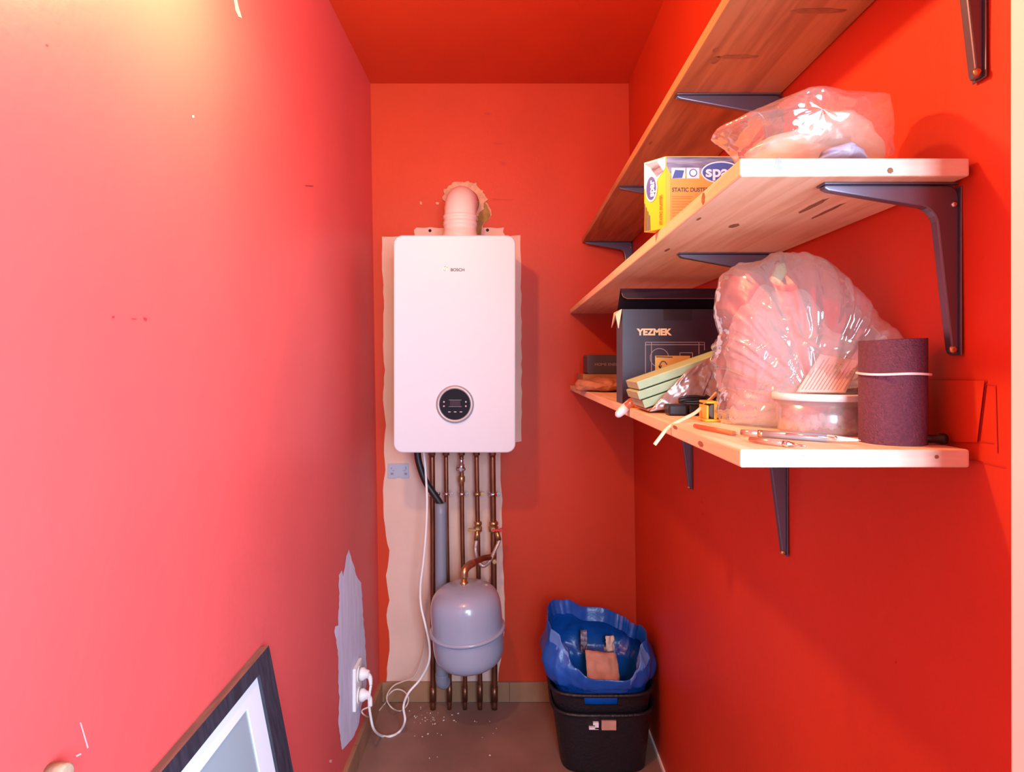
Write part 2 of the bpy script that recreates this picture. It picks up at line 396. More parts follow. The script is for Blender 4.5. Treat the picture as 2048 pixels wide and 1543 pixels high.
# door jamb at the right edge and the wall it belongs to
JY = .50
jb = lambda py: P(2016 + py * 3 / 1543, py, JY).x
bm = bmesh.new()
q = [Vector((.405, .36, 0)), Vector((.56, .36, 0)), Vector((.56, JY, 0)), Vector((.405, JY, 0))]
x0 = P(2021, 1543, JY).x
prism(bm, [Vector((x0, .455, 0)), Vector((x0 + .14, .455, 0)), Vector((x0 + .14, JY, 0)), Vector((x0, JY, 0))], (-.002, 0, ZC))
struct(fin(bm, 'trim_1', 'cream', bevel=.003), 'cream door jamb at the right edge')
bm = bmesh.new(); box(bm, (x0 + .139, .46, 0), (1.3, .495, ZC))
struct(fin(bm, 'wall_front', 'cream'), 'wall beside the door opening')

# ------------------------------------------------------------------ shelves
SX0, SX1, SYN = .2304, .4594, .617
ZB0, ZB1 = H - .10475, H - .0866        # bottom shelf underside, top
ZM0, ZM1 = H + .18605, H + .2043        # middle shelf
ZT0, ZT1 = H + .455, H + .473           # top shelf
def shelf(name, x0, x1, y0, y1, z0, z1, mats, label, knots=()):
    bm = bmesh.new(); box(bm, (x0, y0, z0), (x1, y1, z1))
    for f in bm.faces:
        if f.normal.y < -.5 or abs(f.calc_center_median().y - y0) < 1e-4: f.material_index = 1
    for (k, a, b, rx, ry, mi) in knots:       # small knots and holes let into the surface
        pts = []
        for t in range(14):
            c, s = math.cos(t * math.pi / 7), math.sin(t * math.pi / 7); j = 1 + .12 * math.sin(3 * t)
            if k == 'end': pts.append((a + rx * c * j, y0 - .0004, b + ry * s * j))
            elif k == 'under': pts.append((a + rx * c * j, b + ry * s * j, z0 - .0004))
            else: pts.append((x0 - .0004, a + rx * c * j, b + ry * s * j))
        if k == 'end': face(bm, pts, mi)
        else: face(bm, pts[::-1], mi)
    o = fin(bm, name, mats, bevel=.0022, recalc=False)
    return tag(o, label, 'shelf', 'wooden shelf boards on the right wall')
def ex(px): return (px - VX) * SYN / F
def ez(py): return H - (py - VY) * SYN / F
shelf('shelf_board', SX0, SX1, SYN, YB - .002, ZB0, ZB1, ['pine', 'endgrain', 'knot', 'knot_grey'], 'lowest pine shelf board, holding the maroon roll, clear bag and dark box',
      [('end', ex(1612), ez(911), .0035, .0028, 3), ('end', ex(1873), ez(913), .0022, .002, 2), ('edge', .745, ZB0 + .007, .010, .0035, 2), ('edge', .86, ZB0 + .015, .012, .0025, 2)])
shelf('shelf_board', SX0, SX1, SYN, YB - .002, ZM0, ZM1, ['pine', 'endgrain', 'knot', 'knot_grey'], 'middle pine shelf board, holding the yellow duster box, with a grey knot in its end',
      [('end', ex(1557), ez(331), .0042, .0075, 3), ('end', ex(1780), ez(341), .003, .003, 2), ('under', .305, .84, .006, .012, 2), ('under', .36, .735, .004, .035, 2), ('under', .39, .76, .003, .04, 2),
       ('under', .245, .80, .002, .008, 2), ('under', .26, 1.02, .003, .015, 2), ('edge', .735, ZM0 + .009, .006, .007, 2)])
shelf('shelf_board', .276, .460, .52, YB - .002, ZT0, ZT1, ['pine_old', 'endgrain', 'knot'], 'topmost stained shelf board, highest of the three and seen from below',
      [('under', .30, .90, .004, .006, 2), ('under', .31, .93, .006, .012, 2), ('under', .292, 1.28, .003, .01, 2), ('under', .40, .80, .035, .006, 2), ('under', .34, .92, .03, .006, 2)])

# ------------------------------------------------------------------ brackets
def make_bracket(a, b, tc, label):
    r = thing('shelf_bracket', (0, 0, 0), label, 'bracket', 'metal shelf brackets')
    bm = bmesh.new()
    box(bm, (-a, -.009, -.0018), (-.004, .009, 0)); box(bm, (-.0018, -.009, -b), (0, .009, -.004))
    fin(bm, 'plate', 'bracket', r, bevel=.0006)
    pts = [(-a + .002, -.0015), (-a + .001, -.0045), (-a + .006, -.0075), (-tc - .022, -tc)]
    for k in range(1, 6):
        t = k / 6 * math.pi / 2; pts.append((-tc - .022 + .022 * math.sin(t), -tc - .022 + .022 * math.cos(t)))
    pts += [(-tc, -tc - .022), (-.0085, -b + .006), (-.0065, -b + .001), (-.0015, -b + .002), (-.0015, -.014)]
    for k in range(1, 5):
        t = k / 5 * math.pi / 2; pts.append((-.0015 - .012 * (1 - math.cos(t)), -.014 + .0125 * math.sin(t)))
    bm = bmesh.new(); prism(bm, [Vector((x, -.0055, z)) for x, z in pts], (0, .011, 0))
    fin(bm, 'rib', 'bracket', r, bevel=.0022)
    bm = bmesh.new()
    lathe(bm, [(.0032, 0), (.0032, .0012), (.0016, .0024)], (-.0065, -.0052, -.022), (0, -1, 0), 12)
    fin(bm, 'screw', 'screw', r)
    bm = bmesh.new(); lathe(bm, [(.0042, 0), (.004, .002), (.002, .0036)], (-.0018, -.0, -b + .006), (-1, 0, 0), 12)
    lathe(bm, [(.0042, 0), (.004, .002), (.002, .0036)], (-.0075, -.0045, -b + .006), (0, -1, 0), 12)
    fin(bm, 'screw', 'brass', r)
    return r
def put(o, z, y, label):
    o.location = (wallR(z - .1) - .0012, y, z); o['label'] = label
BY1, BY2, BY3 = .645, 1.052, 1.60
small = make_bracket(.142, .178, .023, ''); put(small, ZM0 - .0004, BY1, 'short dark bracket at the open end of the middle shelf, its arm shining blue')
o = copy_tree(small); put(o, ZT0 - .0004, .607, 'short bracket under the top shelf next to the door jamb, cut by the picture top')
long_ = make_bracket(.180, .222, .030, ''); put(long_, ZM0 - .0004, BY2, 'dark bracket under the middle shelf just above the big clear bag')
for z, y, l in ((ZT0, BY2, 'dark bracket under the top shelf above the thin clear bag'), (ZT0, BY3, 'dark bracket under the top shelf behind the yellow duster box'),
                (ZT0, 2.325, 'dark bracket under the top shelf against the back wall'),
                (ZB0, BY2, 'dark bracket under the lowest shelf, the nearer of its two hanging tips'), (ZB0, BY3, 'dark bracket under the lowest shelf, the farther of its two hanging tips')):
    o = copy_tree(long_); put(o, z - .0004, y, l)

# ------------------------------------------------------------------ boiler
BF = 2.036
bo = thing('boiler', (-.184, YB - .16, H - .296), 'white wall-hung gas boiler with a round black display on the back wall', 'boiler')
def rrect(x0, x1, z0, z1, r, n=8):
    pts = []
    for cx, cz, a in ((x1 - r, z1 - r, 0), (x0 + r, z1 - r, 90), (x0 + r, z0 + r, 180), (x1 - r, z0 + r, 270)):
        for k in range(n + 1):
            t = math.radians(a + 90 * k / n); pts.append((cx + r * math.cos(t), cz + r * math.sin(t)))
    return pts
bx0, bx1, bz0, bz1 = P(787, 0, BF).x, P(1031, 0, BF).x, P(0, 905, BF).z, P(0, 470, BF).z
bm = bmesh.new(); prism(bm, [Vector((x, BF + .03, z)) for x, z in rrect(bx0 + .004, bx1 - .004, bz0 + .004, bz1 - .004, .027)], (0, YB - BF - .032, 0))
casing = fin(bm, 'casing', 'white_gloss', bo, bevel=.003)
bm = bmesh.new(); prism(bm, [Vector((x, BF, z)) for x, z in rrect(bx0, bx1, bz0, bz1, .030)], (0, .029, 0))
front = fin(bm, 'front_panel', 'white_gloss', bo, bevel=.004)
dc = P(910, 808, BF - .001)
bm = bmesh.new(); lathe(bm, [(.0505, 0), (.0505, .007), (.053, .009), (.060, .0075), (.0625, .001), (.0625, -.004)], dc, (0, -1, 0), 64, caps=(False, False))
fin(bm, 'display_ring', 'grey_ring', bo)
bm = bmesh.new(); lathe(bm, [(.0507, -.001), (.0507, .004)], dc, (0, -1, 0), 56)
disp = fin(bm, 'display', 'display', bo)
bm = bmesh.new()
for a, b, w, h in ((-.016, .003, .034, .018),):
    box(bm, (dc.x + a, dc.y - .0044, dc.z + b - .008), (dc.x + a + w, dc.y - .004, dc.z + b - .008 + h))
fin(bm, 'screen', 'display_window', disp)
bm = bmesh.new()
for a, b in ((-.036, .008), (-.036, -.006), (.036, .008), (.036, -.006)):
    lathe(bm, [(.0032, 0), (.002, .0008)], (dc.x + a, dc.y - .004, dc.z + b), (0, -1, 0), 12)
for a in (-.018, .001, .020): box(bm, (dc.x + a - .004, dc.y - .0046, dc.z - .026), (dc.x + a + .004, dc.y - .004, dc.z - .0235))
for b in (.0138, -.0078): box(bm, (dc.x - .02, dc.y - .0043, dc.z + b), (dc.x + .022, dc.y - .004, dc.z + b + .0007))
fin(bm, 'button_marks', 'display_mark', disp)
lp = P(891, 537, BF - .0004)
bm = bmesh.new()
for r0, r1 in ((.0062, .0078),): lathe(bm, [(r0, 0), (r0, .0006), (r1, .0006), (r1, 0)], lp, (0, -1, 0), 32, caps=(False, False))
for s in (-1, 1):
    box(bm, (lp.x + s * .0032 - .0011, lp.y - .0006, lp.z - .0052), (lp.x + s * .0032 + .0011, lp.y, lp.z + .0052))
box(bm, (lp.x - .0032, lp.y - .0006, lp.z - .0007), (lp.x + .0032, lp.y, lp.z + .0007))
fin(bm, 'logo', 'chrome', bo)
text('lettering', 'BOSCH', .0135, P(901, 542, BF - .0006), (1, 0, 0), (0, 0, 1), 'logo', bo, .0003, .045, .0003)
bm = bmesh.new()      # connection stubs under the casing
for px in (864, 892, 923, 953, 985):
    p = P(px, 905, 2.29); lathe(bm, [(.013, 0), (.013, .022), (.016, .022), (.016, .06)], (p.x, 2.29, bz0 - .046), (0, 0, 1), 6)
fin(bm, 'connection_nut', 'copper', bo, bevel=.001)
bo.rotation_euler = (0, math.radians(-.0), 0)

# ------------------------------------------------------------------ flue
fl = thing('flue_pipe', (-.175, 2.19, bz1), 'pinkish white flue elbow running from boiler top into the wall', 'pipe')
fx, fy = -.176, 2.205
bm = bmesh.new()
R, r = .088, .0565; zc = H + .505
rings = []
for k in range(19):
    t = math.radians(90 * k / 18); seg = 40
    c = Vector((fx, fy + R - R * math.cos(t), zc + R * math.sin(t))); d = Vector((0, math.sin(t), math.cos(t))); v = Vector((0, math.cos(t), -math.sin(t)))
    rings.append([c + (Vector((1, 0, 0)) * math.cos(2 * math.pi * j / seg) + v * math.sin(2 * math.pi * j / seg)) * r for j in range(seg)])
rings.append([p + Vector((0, YB - .002 - (fy + R), 0)) for p in rings[-1]])
loft(bm, rings)
fin(bm, 'elbow', 'flue', fl)
bm = bmesh.new()
lathe(bm, [(r, .03), (r + .004, .028), (r + .004, .018), (r + .001, .016), (r + .001, .008), (r + .004, .006), (r + .004, -.006), (r + .0015, -.008), (r + .0015, -.026), (r + .004, -.028),
           (r + .004, -.036), (r + .007, -.040), (r + .009, -.056), (r + .006, -.060)], (fx, fy, zc - .012), (0, 0, 1), 48)
fin(bm, 'socket_collar', 'flue', fl)
bm = bmesh.new(); lathe(bm, [(r - .004, zc - .07 - bz1), (r - .004, .001)], (fx, fy, bz1), (0, 0, 1), 40)
lathe(bm, [(r + .012, .008), (r + .012, .0005)], (fx, fy, bz1), (0, 0, 1), 40)
fin(bm, 'boiler_adapter', 'flue', fl)

# ------------------------------------------------------------------ copper pipes
PY = 2.30
specs = [((864, 866, 866), .0105, 'copper pipe at the left of the row under the boiler, beside the white cord'),
         ((892, 894, 899), .0080, 'copper pipe emerging just behind the grey drain pipe, under the boiler'),
         ((923, 925, 930), .0080, 'copper pipe with a silver tap high up under the boiler'),
         ((953, 956, 960), .0085, 'copper pipe carrying the left valve of the braided hose'),
         ((985, 987, 989), .0110, 'copper pipe carrying the red-handled valve of the braided hose')]
pz = []
for i, (xs, r, lab) in enumerate(specs):
    top = Vector((P(xs[0], 0, PY).x, PY, bz0 - .042)); mid = P(xs[1], 1080, PY); low = P(xs[2], 1330, PY); bot = Vector((low.x, PY, .0005))
    t = thing('copper_pipe', (bot.x, PY, 0), lab, 'pipe', 'copper pipes under the boiler')
    bm = bmesh.new(); tube(bm, [top, top.lerp(mid, .5), mid, low, bot], r, 16)
    fin(bm, 'pipe', 'copper', t)
    cz = P(0, 987, PY).z; cx = top.lerp(mid, .45).x
    bm = bmesh.new()
    lathe(bm, [(r + .0005, 0), (r + .005, 0), (r + .005, .014), (r + .0005, .014)], (cx, PY, cz - .007), (0, 0, 1), 20, caps=(False, False))
    box(bm, (cx + r + .003, PY - .004, cz - .006), (cx + r + .018, PY + .004, cz + .006))
    lathe(bm, [(.004, 0), (.004, .003)], (cx + r + .011, PY - .004, cz), (0, -1, 0), 8)
    cyl(bm, (cx, PY + r, cz), (cx, YB - .001, cz), .004, 10)
    fin(bm, 'pipe_clip', 'chrome' if i != 3 else 'brass', t)
    bm = bmesh.new()     # soldered sleeve near the floor
    cyl(bm, (low.x, PY, .03), (low.x, PY, .085 + .01 * (i % 2)), r + .002, 16)
    fin(bm, 'sleeve', 'copper', t)
    if i == 2:
        vz = P(0, 935, PY).z
        bm = bmesh.new()
        lathe(bm, [(.006, .035), (.008, .03), (.007, .018), (.012, .012), (.012, -.012), (.007, -.016)], (top.x, PY - .004, vz), (0, 0, 1), 16)
        lathe(bm, [(.005, 0), (.005, .018), (.007, .018), (.007, .022)], (top.x, PY - .010, vz), (0, -1, 0), 12)
        tap = fin(bm, 'tap', 'chrome', t, label='silver tap')
        bm = bmesh.new()
        for s in (-1, 1): lathe(bm, [(.002, -.004), (.0075, 0), (.002, .004)], (top.x + s * .010, PY - .030, vz), (0, -1, 0), 14)
        fin(bm, 'tap_handle', 'chrome', tap)
        bm = bmesh.new(); lathe(bm, [(.010, .012), (.013, .008), (.013, -.010), (.0095, -.016), (.0095, -.026)], (top.x, PY, P(0, 957, PY).z), (0, 0, 1), 6)
        fin(bm, 'compression_fitting', 'brass', t)
    if i in (3, 4):
        vz = P(0, 1053, PY).z; vx = mid.x
        bm = bmesh.new(); lathe(bm, [(r + .001, .022), (r + .006, .018), (r + .006, .008), (r + .002, .005), (r + .007, 0), (r + .007, -.016), (r + .001, -.02)], (vx, PY, vz), (0, 0, 1), 12)
        cyl(bm, (vx, PY - r, vz), (vx, PY - .04, vz), .008, 12)
        val = fin(bm, 'valve_body', 'brass', t)
        bm = bmesh.new(); s = 1 if i == 4 else -1
        box(bm, (vx - .004, PY - .048, vz - .004), (vx + s * .030, PY - .041, vz + .004)); lathe(bm, [(.007, 0), (.007, .008)], (vx + s * .028, PY - .049, vz), (0, 1, 0), 10)
        fin(bm, 'valve_handle', 'redknob' if i == 4 else 'brass', val, label='red handle' if i == 4 else None)
    pz.append((top, mid, low))

hl = thing('filling_hose', P(975, 1130, PY - .035), 'braided metal hose looped in a U between the two valves', 'hose')
pts = [P(955, 1062, PY - .036), P(953, 1080, PY - .040), P(951, 1100, PY - .045), P(957, 1122, PY - .045), P(967, 1131, PY - .045), P(979, 1122, PY - .048), P(990, 1100, PY - .048), P(998, 1080, PY - .042), P(994, 1064, PY - .038)]
bm = bmesh.new(); tube(bm, pts, .0068, 12); fin(bm, 'braid', 'braid', hl)
for a, b in ((pts[0], pts[1]), (pts[-1], pts[-2])):
    bm = bmesh.new(); cyl(bm, a + (a - b) * .2, b, .0095, 6); fin(bm, 'end_nut', 'brass', hl)

bm = bmesh.new()
g0 = P(881, 1005, 2.245); g1 = P(883, 1330, 2.245)
tube(bm, [g0, g0.lerp(g1, .5), g1, Vector((g1.x, 2.247, .16))], .0205, 24)
tube(bm, [Vector((g1.x + .001, 2.247, .16)), Vector((g1.x + .002, 2.25, .13)), Vector((g1.x + .01, 2.262, .118))], .0235, 20)
tag(fin(bm, 'drain_pipe', 'pvc'), 'grey plastic drain pipe going down behind the round grey tank', 'pipe')
bm = bmesh.new()
tube(bm, [P(834, 898, 2.24), P(838, 925, 2.24), P(850, 960, 2.24), P(866, 985, 2.24), P(880, 1006, 2.243), P(882, 1020, 2.244)], .0125, 16)
tag(fin(bm, 'drain_hose', 'rubber'), 'thick black hose bending from boiler into the grey drain pipe', 'hose')

# ------------------------------------------------------------------ expansion vessel
vc = P(935, 1256, 2.12); vr = .1235
ev = thing('expansion_vessel', (vc.x, vc.y, vc.z - .16), 'round grey expansion tank hanging in front of the copper pipes', 'tank')
ax = Vector((-.075, -.05, 1)).normalized()
def vprof(r0, h, k=12):
    return [(r0 * (1 - (j / k) ** 5.5) ** (1 / 2.1), h * j / k) for j in range(k + 1)]
bm = bmesh.new(); lathe(bm, [(vr - .002, -.01)] + [(r_ * 1.0, h_ ) for r_, h_ in vprof(vr - .002, .158, 20)], vc, ax, 64); fin(bm, 'upper_shell', 'vessel', ev, smooth=True)
bm = bmesh.new(); lathe(bm, [(vr - .0025, .004)] + [(r_, -h_) for r_, h_ in vprof(vr - .002, .135, 20)], vc, ax, 64); fin(bm, 'lower_shell', 'vessel', ev, smooth=True)
bm = bmesh.new(); lathe(bm, [(vr - .003, .006), (vr + .003, .006), (vr + .0065, .002), (vr + .0065, -.003), (vr + .002, -.007), (vr - .003, -.007)], vc, ax, 64, caps=(False, False)); fin(bm, 'rim_band', 'vessel', ev, smooth=True)
vt = vc + ax * .155
bm = bmesh.new()
lathe(bm, [(.014, -.004), (.014, .008), (.010, .010), (.010, .026)], vt, (0, 0, 1), 6)
tube(bm, [vt + Vector((0, 0, .024)), vt + Vector((.002, .003, .045)), vt + Vector((.014, .02, .056)), vt + Vector((.03, .04, .060))], .0135, 12)
nz = fin(bm, 'elbow_fitting', 'brass', ev)
bm = bmesh.new(); e0 = vt + Vector((.028, .038, .060)); e1 = P(984, 1113, 2.262)
tube(bm, [e0, e0.lerp(e1, .5) + Vector((0, .01, .002)), e1, e1 + Vector((.004, .016, .004))], .0105, 12); fin(bm, 'connecting_pipe', 'copper', ev)
bm = bmesh.new(); lathe(bm, [(.012, -.008), (.012, .008)], e1, (1, .3, .2), 6); lathe(bm, [(.008, 0), (.008, .014)], e1 + Vector((.01, -.012, -.01)), (0, -1, 0), 10); fin(bm, 'tee_fitting', 'brass', ev)

# ------------------------------------------------------------------ plate, socket, cords
pt = thing('blank_plate', P(797, 957, YB - .001), 'small blue-grey metal plate on the bare plaster left of the pipes', 'plate')
bm = bmesh.new(); Yp = YB - .006
pp = [(776, 927), (817, 927), (818, 956), (803, 956), (802, 954), (793, 954), (792, 956), (775, 956)]
prism(bm, [P(x, y, Yp) for x, y in pp], (0, .0045, 0)); fin(bm, 'plate', 'plate', pt, bevel=.0008)
for marks in (((782, 934, 1.5, 4), (784, 940, 5, 1.2), (781, 945, 6, 4)), ((811, 933, 1.5, 6), (806, 940, 5, 1.2), (809, 945, 5, 4))):
    bm = bmesh.new()
    for x, y, w, h in marks: box(bm, P(x, y + h, Yp - .0004), P(x + w, y, Yp + .0003))
    fin(bm, 'stamped_mark', 'greyprint', pt)

so_y, so_z = 1.995, H - 1.037
so = thing('wall_socket', (wallL(so_z), so_y, so_z - .07), 'white double power socket on the grey patch of the left wall', 'socket')
xw = wallL(so_z) + .0014
bm = bmesh.new(); box(bm, (xw - .001, so_y - .040, so_z - .068), (xw + .010, so_y + .040, so_z + .068)); fin(bm, 'faceplate', 'white_plastic', so, bevel=.003)
bm = bmesh.new()
for dz in (-.034, .034): lathe(bm, [(.024, -.001), (.026, .003), (.022, .003), (.021, .0005)], (xw + .010, so_y, so_z + dz), (1, 0, 0), 28, caps=(True, False))
fin(bm, 'socket_ring', 'white_plastic', so)
def plug(dz, parent, m):
    bm = bmesh.new(); x = xw + .0135
    lathe(bm, [(.020, 0), (.020, .012), (.014, .020), (.011, .030)], (x, so_y, so_z + dz), (1, 0, 0), 24)
    tube(bm, [(x + .02, so_y, so_z + dz), (x + .032, so_y, so_z + dz - .012), (x + .036, so_y - .004, so_z + dz - .034)], lambda t: .010 - .005 * t, 14)
    fin(bm, 'plug', m, parent); return Vector((x + .036, so_y - .004, so_z + dz - .034))
c1 = thing('power_cord', (-.3, 2.1, .0), 'white power cord hanging from the boiler, plugged into upper outlet of the socket', 'cord')
e = plug(.034, c1, 'white_plastic')
def FL(px, py, r):          # a point resting on the floor
    Y = (H - r) * F / (py - VY); return P(px, py, Y)
bm = bmesh.new()
tube(bm, [P(847, 898, 2.23), P(851, 940, 2.21), P(854, 1000, 2.20), P(852, 1060, 2.20), P(847, 1120, 2.20), P(841, 1170, 2.20), P(842, 1210, 2.19), P(851, 1250, 2.17), P(859, 1290, 2.165), P(857, 1325, 2.17), P(840, 1358, 2.18),
          P(817, 1385, 2.16), P(807, 1412, 2.16), P(810, 1440, 2.13), FL(800, 1461, .004), FL(783, 1471, .004), FL(764, 1471, .004), P(748, 1458, 2.02), P(741, 1430, 2.0), P(738, 1400, 1.99), e], .0042, 10)
fin(bm, 'cable', 'cord_white', c1)
c2 = thing('power_cord', (-.4, 2.1, .0), 'thin beige cord looped on the floor in the left corner, in the lower outlet', 'cord')
e = plug(-.034, c2, 'white_plastic')
bm = bmesh.new()
tube(bm, [e, P(724, 1420, 2.0), P(730, 1430, 2.03), FL(745, 1434, .003), FL(758, 1420, .003), FL(770, 1406, .003), P(778, 1388, 2.27), P(792, 1378, 2.28), P(808, 1382, 2.28), P(817, 1396, 2.27), P(812, 1412, 2.25), FL(800, 1421, .003), P(784, 1415, 2.24), P(774, 1400, 2.26), P(776, 1385, 2.28),
          P(788, 1370, 2.30), P(806, 1362, 2.31), P(830, 1350, 2.31), P(848, 1300, 2.325), P(850, 1240, 2.33), P(852, 1200, 2.335)], .0026, 8)
fin(bm, 'cable', 'cord_beige', c2)

# ------------------------------------------------------------------ bins and blue bag
BX, BYC = .288, 2.055
def rring(cx, cy, hx, hy, z, n=96, p=4.2):
    out = []
    for k in range(n):
        t = 2 * math.pi * k / n; c, s = math.cos(t), math.sin(t)
        out.append(Vector((cx + hx * math.copysign(abs(c) ** (2 / p), c), cy + hy * math.copysign(abs(s) ** (2 / p), s), z)))
    return out
def bin_mesh(z0, z1, bx, by, tx, ty, cx0, cx1, slot=None, th=.0025):
    bm = bmesh.new(); rings = []; N = 24
    for k in range(N + 1):
        f = k / N; rings.append(rring(cx0 + (cx1 - cx0) * f, BYC, bx + (tx - bx) * f, by + (ty - by) * f, z0 + (z1 - z0) * f))
    top = rings[-1]
    cx = cx1
    rings.append(rring(cx, BYC, tx + .007, ty + .007, z1 + .001)); rings.append(rring(cx, BYC, tx + .008, ty + .008, z1 + .008)); rings.append(rring(cx, BYC, tx + .001, ty + .001, z1 + .011)); rings.append(rring(cx, BYC, tx - th, ty - th, z1 + .008))
    for k in range(N, -1, -1):
        f = k / N; rings.append(rring(cx0 + (cx1 - cx0) * f, BYC, bx + (tx - bx) * f - th, by + (ty - by) * f - th, z0 + (z1 - z0) * f + (th if k == 0 else 0)))
    loft(bm, rings, 0)
    if slot:
        kill = [f for f in bm.faces if len(f.verts) == 4 and f.calc_center_median().y < BYC - by * .8 and slot[0] < f.calc_center_median().x < slot[1] and slot[2] < f.calc_center_median().z < slot[3]]
        bmesh.ops.delete(bm, geom=kill, context='FACES')
    return bm
zr_in, zr_out = H - 1.022, H - 1.096
b2 = thing('waste_bin', (BX, BYC, 0), 'black plastic basket on the floor, the outer one, with a small pale sticker', 'bin')
bm = bin_mesh(.001, zr_out, .137, .115, .160, .140, .302, .297); fin(bm, 'basket', 'blacknet', b2)
lw = P(1180, 1460, 1.908)
bm = bmesh.new(); yy = BYC - .1415
a, b = P(1203, 1458, yy), P(1232, 1440, yy); box(bm, (a.x, yy - .004, a.z), (b.x, yy + .012, b.z)); 
fin(bm, 'sticker', 'waste_card', b2, label='pinkish sticker')
bm = bmesh.new()
for x0_, x1_, y0_, y1_ in ((1186, 1197, 1443, 1448), (1190, 1197, 1448, 1456), (1178, 1197, 1453, 1457)):
    a, b = P(x0_, y1_, yy), P(x1_, y0_, yy); box(bm, (a.x, yy - .004, a.z), (b.x, yy + .012, b.z))
fin(bm, 'sticker_mark', 'whiteprint', b2)
b1 = thing('waste_bin', (BX, BYC, .03), 'black plastic basket stacked inside the other, lined with the blue bag', 'bin')
s0, s1 = P(1170, 1414, 1.905), P(1232, 1398, 1.905)
bm = bin_mesh(.035, zr_in - .011, .126, .104, .163, .143, .302, .292, (s0.x, s1.x, s0.z, s1.z)); fin(bm, 'basket', 'blacknet', b1)

bg = thing('rubbish_bag', (BX, BYC, .05), 'crumpled shiny blue plastic bag standing open in the black basket', 'bag')
keys = [(-180, -.835), (-150, -.845), (-135, -.855), (-122, -.90), (-108, -.945), (-92, -.972), (-78, -.976), (-64, -.945), (-50, -.905), (-25, -.885), (0, -.882), (30, -.905), (60, -.89), (90, -.862), (118, -.83), (150, -.83), (180, -.835)]
def kz(d):
    for (a, za), (b, zb) in zip(keys, keys[1:]):
        if a <= d <= b:
            t = (d - a) / (b - a); t = t * t * (3 - 2 * t); return za + (zb - za) * t
NB = 220; LV = 40; rings = []
for l in range(LV + 1):
    ring = []
    for k in range(NB):
        d = -180 + 360 * k / NB; t = math.radians(d); c, s = math.cos(t), math.sin(t); p = 3.2
        ztop = H + kz(d) + .007 * noise.noise(Vector((t * 4, 0, 8))) * (1 if abs(abs(d) - 180) > 6 else 0); f = l / LV
        z = .06 + (ztop - .06) * f
        zr = zr_in
        if z < zr: sc = (.114 + (.150 - .114) * z / zr); sy = (.092 + (.130 - .092) * z / zr)
        else:
            q = min(1, (z - zr) / .17); bul = math.sin(min(1, q * 1.35) * math.pi) * .018
            sc = .155 + bul - .012 * q; sy = .135 + bul - .012 * q
        q3 = Vector((c * 2.2, s * 2.2, z * 5)); w = (.012 if z > zr + .012 else .003)
        nn = .9 * w * noise.noise(Vector((c * 1.6 + 4, s * 1.6, z * 4))) + .35 * w * ridge(Vector((c * 2.4, s * 2.4 + z * 2, z * 3 - c)), 2)
        if z > zr + .012: nn += 1.3 * w * (noise.voronoi(Vector((c * 2.2 + z * 5, s * 2.2, z * 7 - c * 3)))[0][0] - .4) + .50 * w * ridge(Vector((t * 1.5 + z * 11, z * 4, 1.7)), 3)
        x = BX + .006 + (sc + nn) * math.copysign(abs(c) ** (2 / p), c); y = BYC + (sy + nn) * math.copysign(abs(s) ** (2 / p), s)
        if z > zr + .02 and c < 0: x -= .022 * (-c) * min(1, (z - zr) / .08)
        x = min(x, wallR(z) - .006)
        ring.append(Vector((x, y, z)))
    rings.append(ring)
# turn the mouth inwards so that the bag has a rolled edge and an inner skin
last = rings[-1]; cen = Vector((BX, BYC, 0))
for dz, inn in ((.0008, .0010), (-.0004, .0022), (-.02, .005), (-.045, .012)):
    rings.append([Vector((p.x + (cen.x - p.x) * inn / .15, p.y + (cen.y - p.y) * inn / .13, p.z + dz)) for p in last])
bm = bmesh.new(); loft(bm, rings, 0, (True, False))
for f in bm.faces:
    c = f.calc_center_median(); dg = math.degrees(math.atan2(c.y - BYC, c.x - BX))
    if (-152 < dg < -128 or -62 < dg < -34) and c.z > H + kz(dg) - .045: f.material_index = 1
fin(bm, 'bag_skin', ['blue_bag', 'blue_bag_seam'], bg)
def card(name, c, sx, sy, rot, label, m='waste_card', seed=0):
    bm = bmesh.new(); n = 8; g = []
    for i in range(n + 1):
        for j in range(n + 1):
            u, v = i / n - .5, j / n - .5
            g.append(Vector((u * sx, v * sy, .012 * noise.noise(Vector((u * 4 + seed, v * 4, seed))))))
    mx = Matrix.Translation(c) @ rot
    vs = [bm.verts.new(mx @ p) for p in g]
    for i in range(n):
        for j in range(n):
            bm.faces.new((vs[i * (n + 1) + j], vs[(i + 1) * (n + 1) + j], vs[(i + 1) * (n + 1) + j + 1], vs[i * (n + 1) + j + 1])).smooth = True
    o = fin(bm, name, m); md = o.modifiers.new('thick', 'SOLIDIFY'); md.thickness = .0015
    return tag(o, label, 'rubbish')
RX = lambda a, ax='X': Matrix.Rotation(math.radians(a), 4, ax)
card('cardboard_scrap', Vector((.305, 2.03, .290)), .11, .10, RX(38) @ RX(12, 'Y'), 'pinkish brown cardboard scrap lying in the open blue bag')
card('packaging_scrap', Vector((.345, 2.12, .325)), .035, .05, RX(70) @ RX(30, 'Y'), 'small cream packaging scrap at back inside the blue bag', 'paper', 3)
card('packaging_scrap', Vector((.255, 2.12, .335)), .022, .07, RX(80) @ RX(-10, 'Y'), 'narrow grey packaging scrap standing inside the blue bag', 'greyphoto', 5)

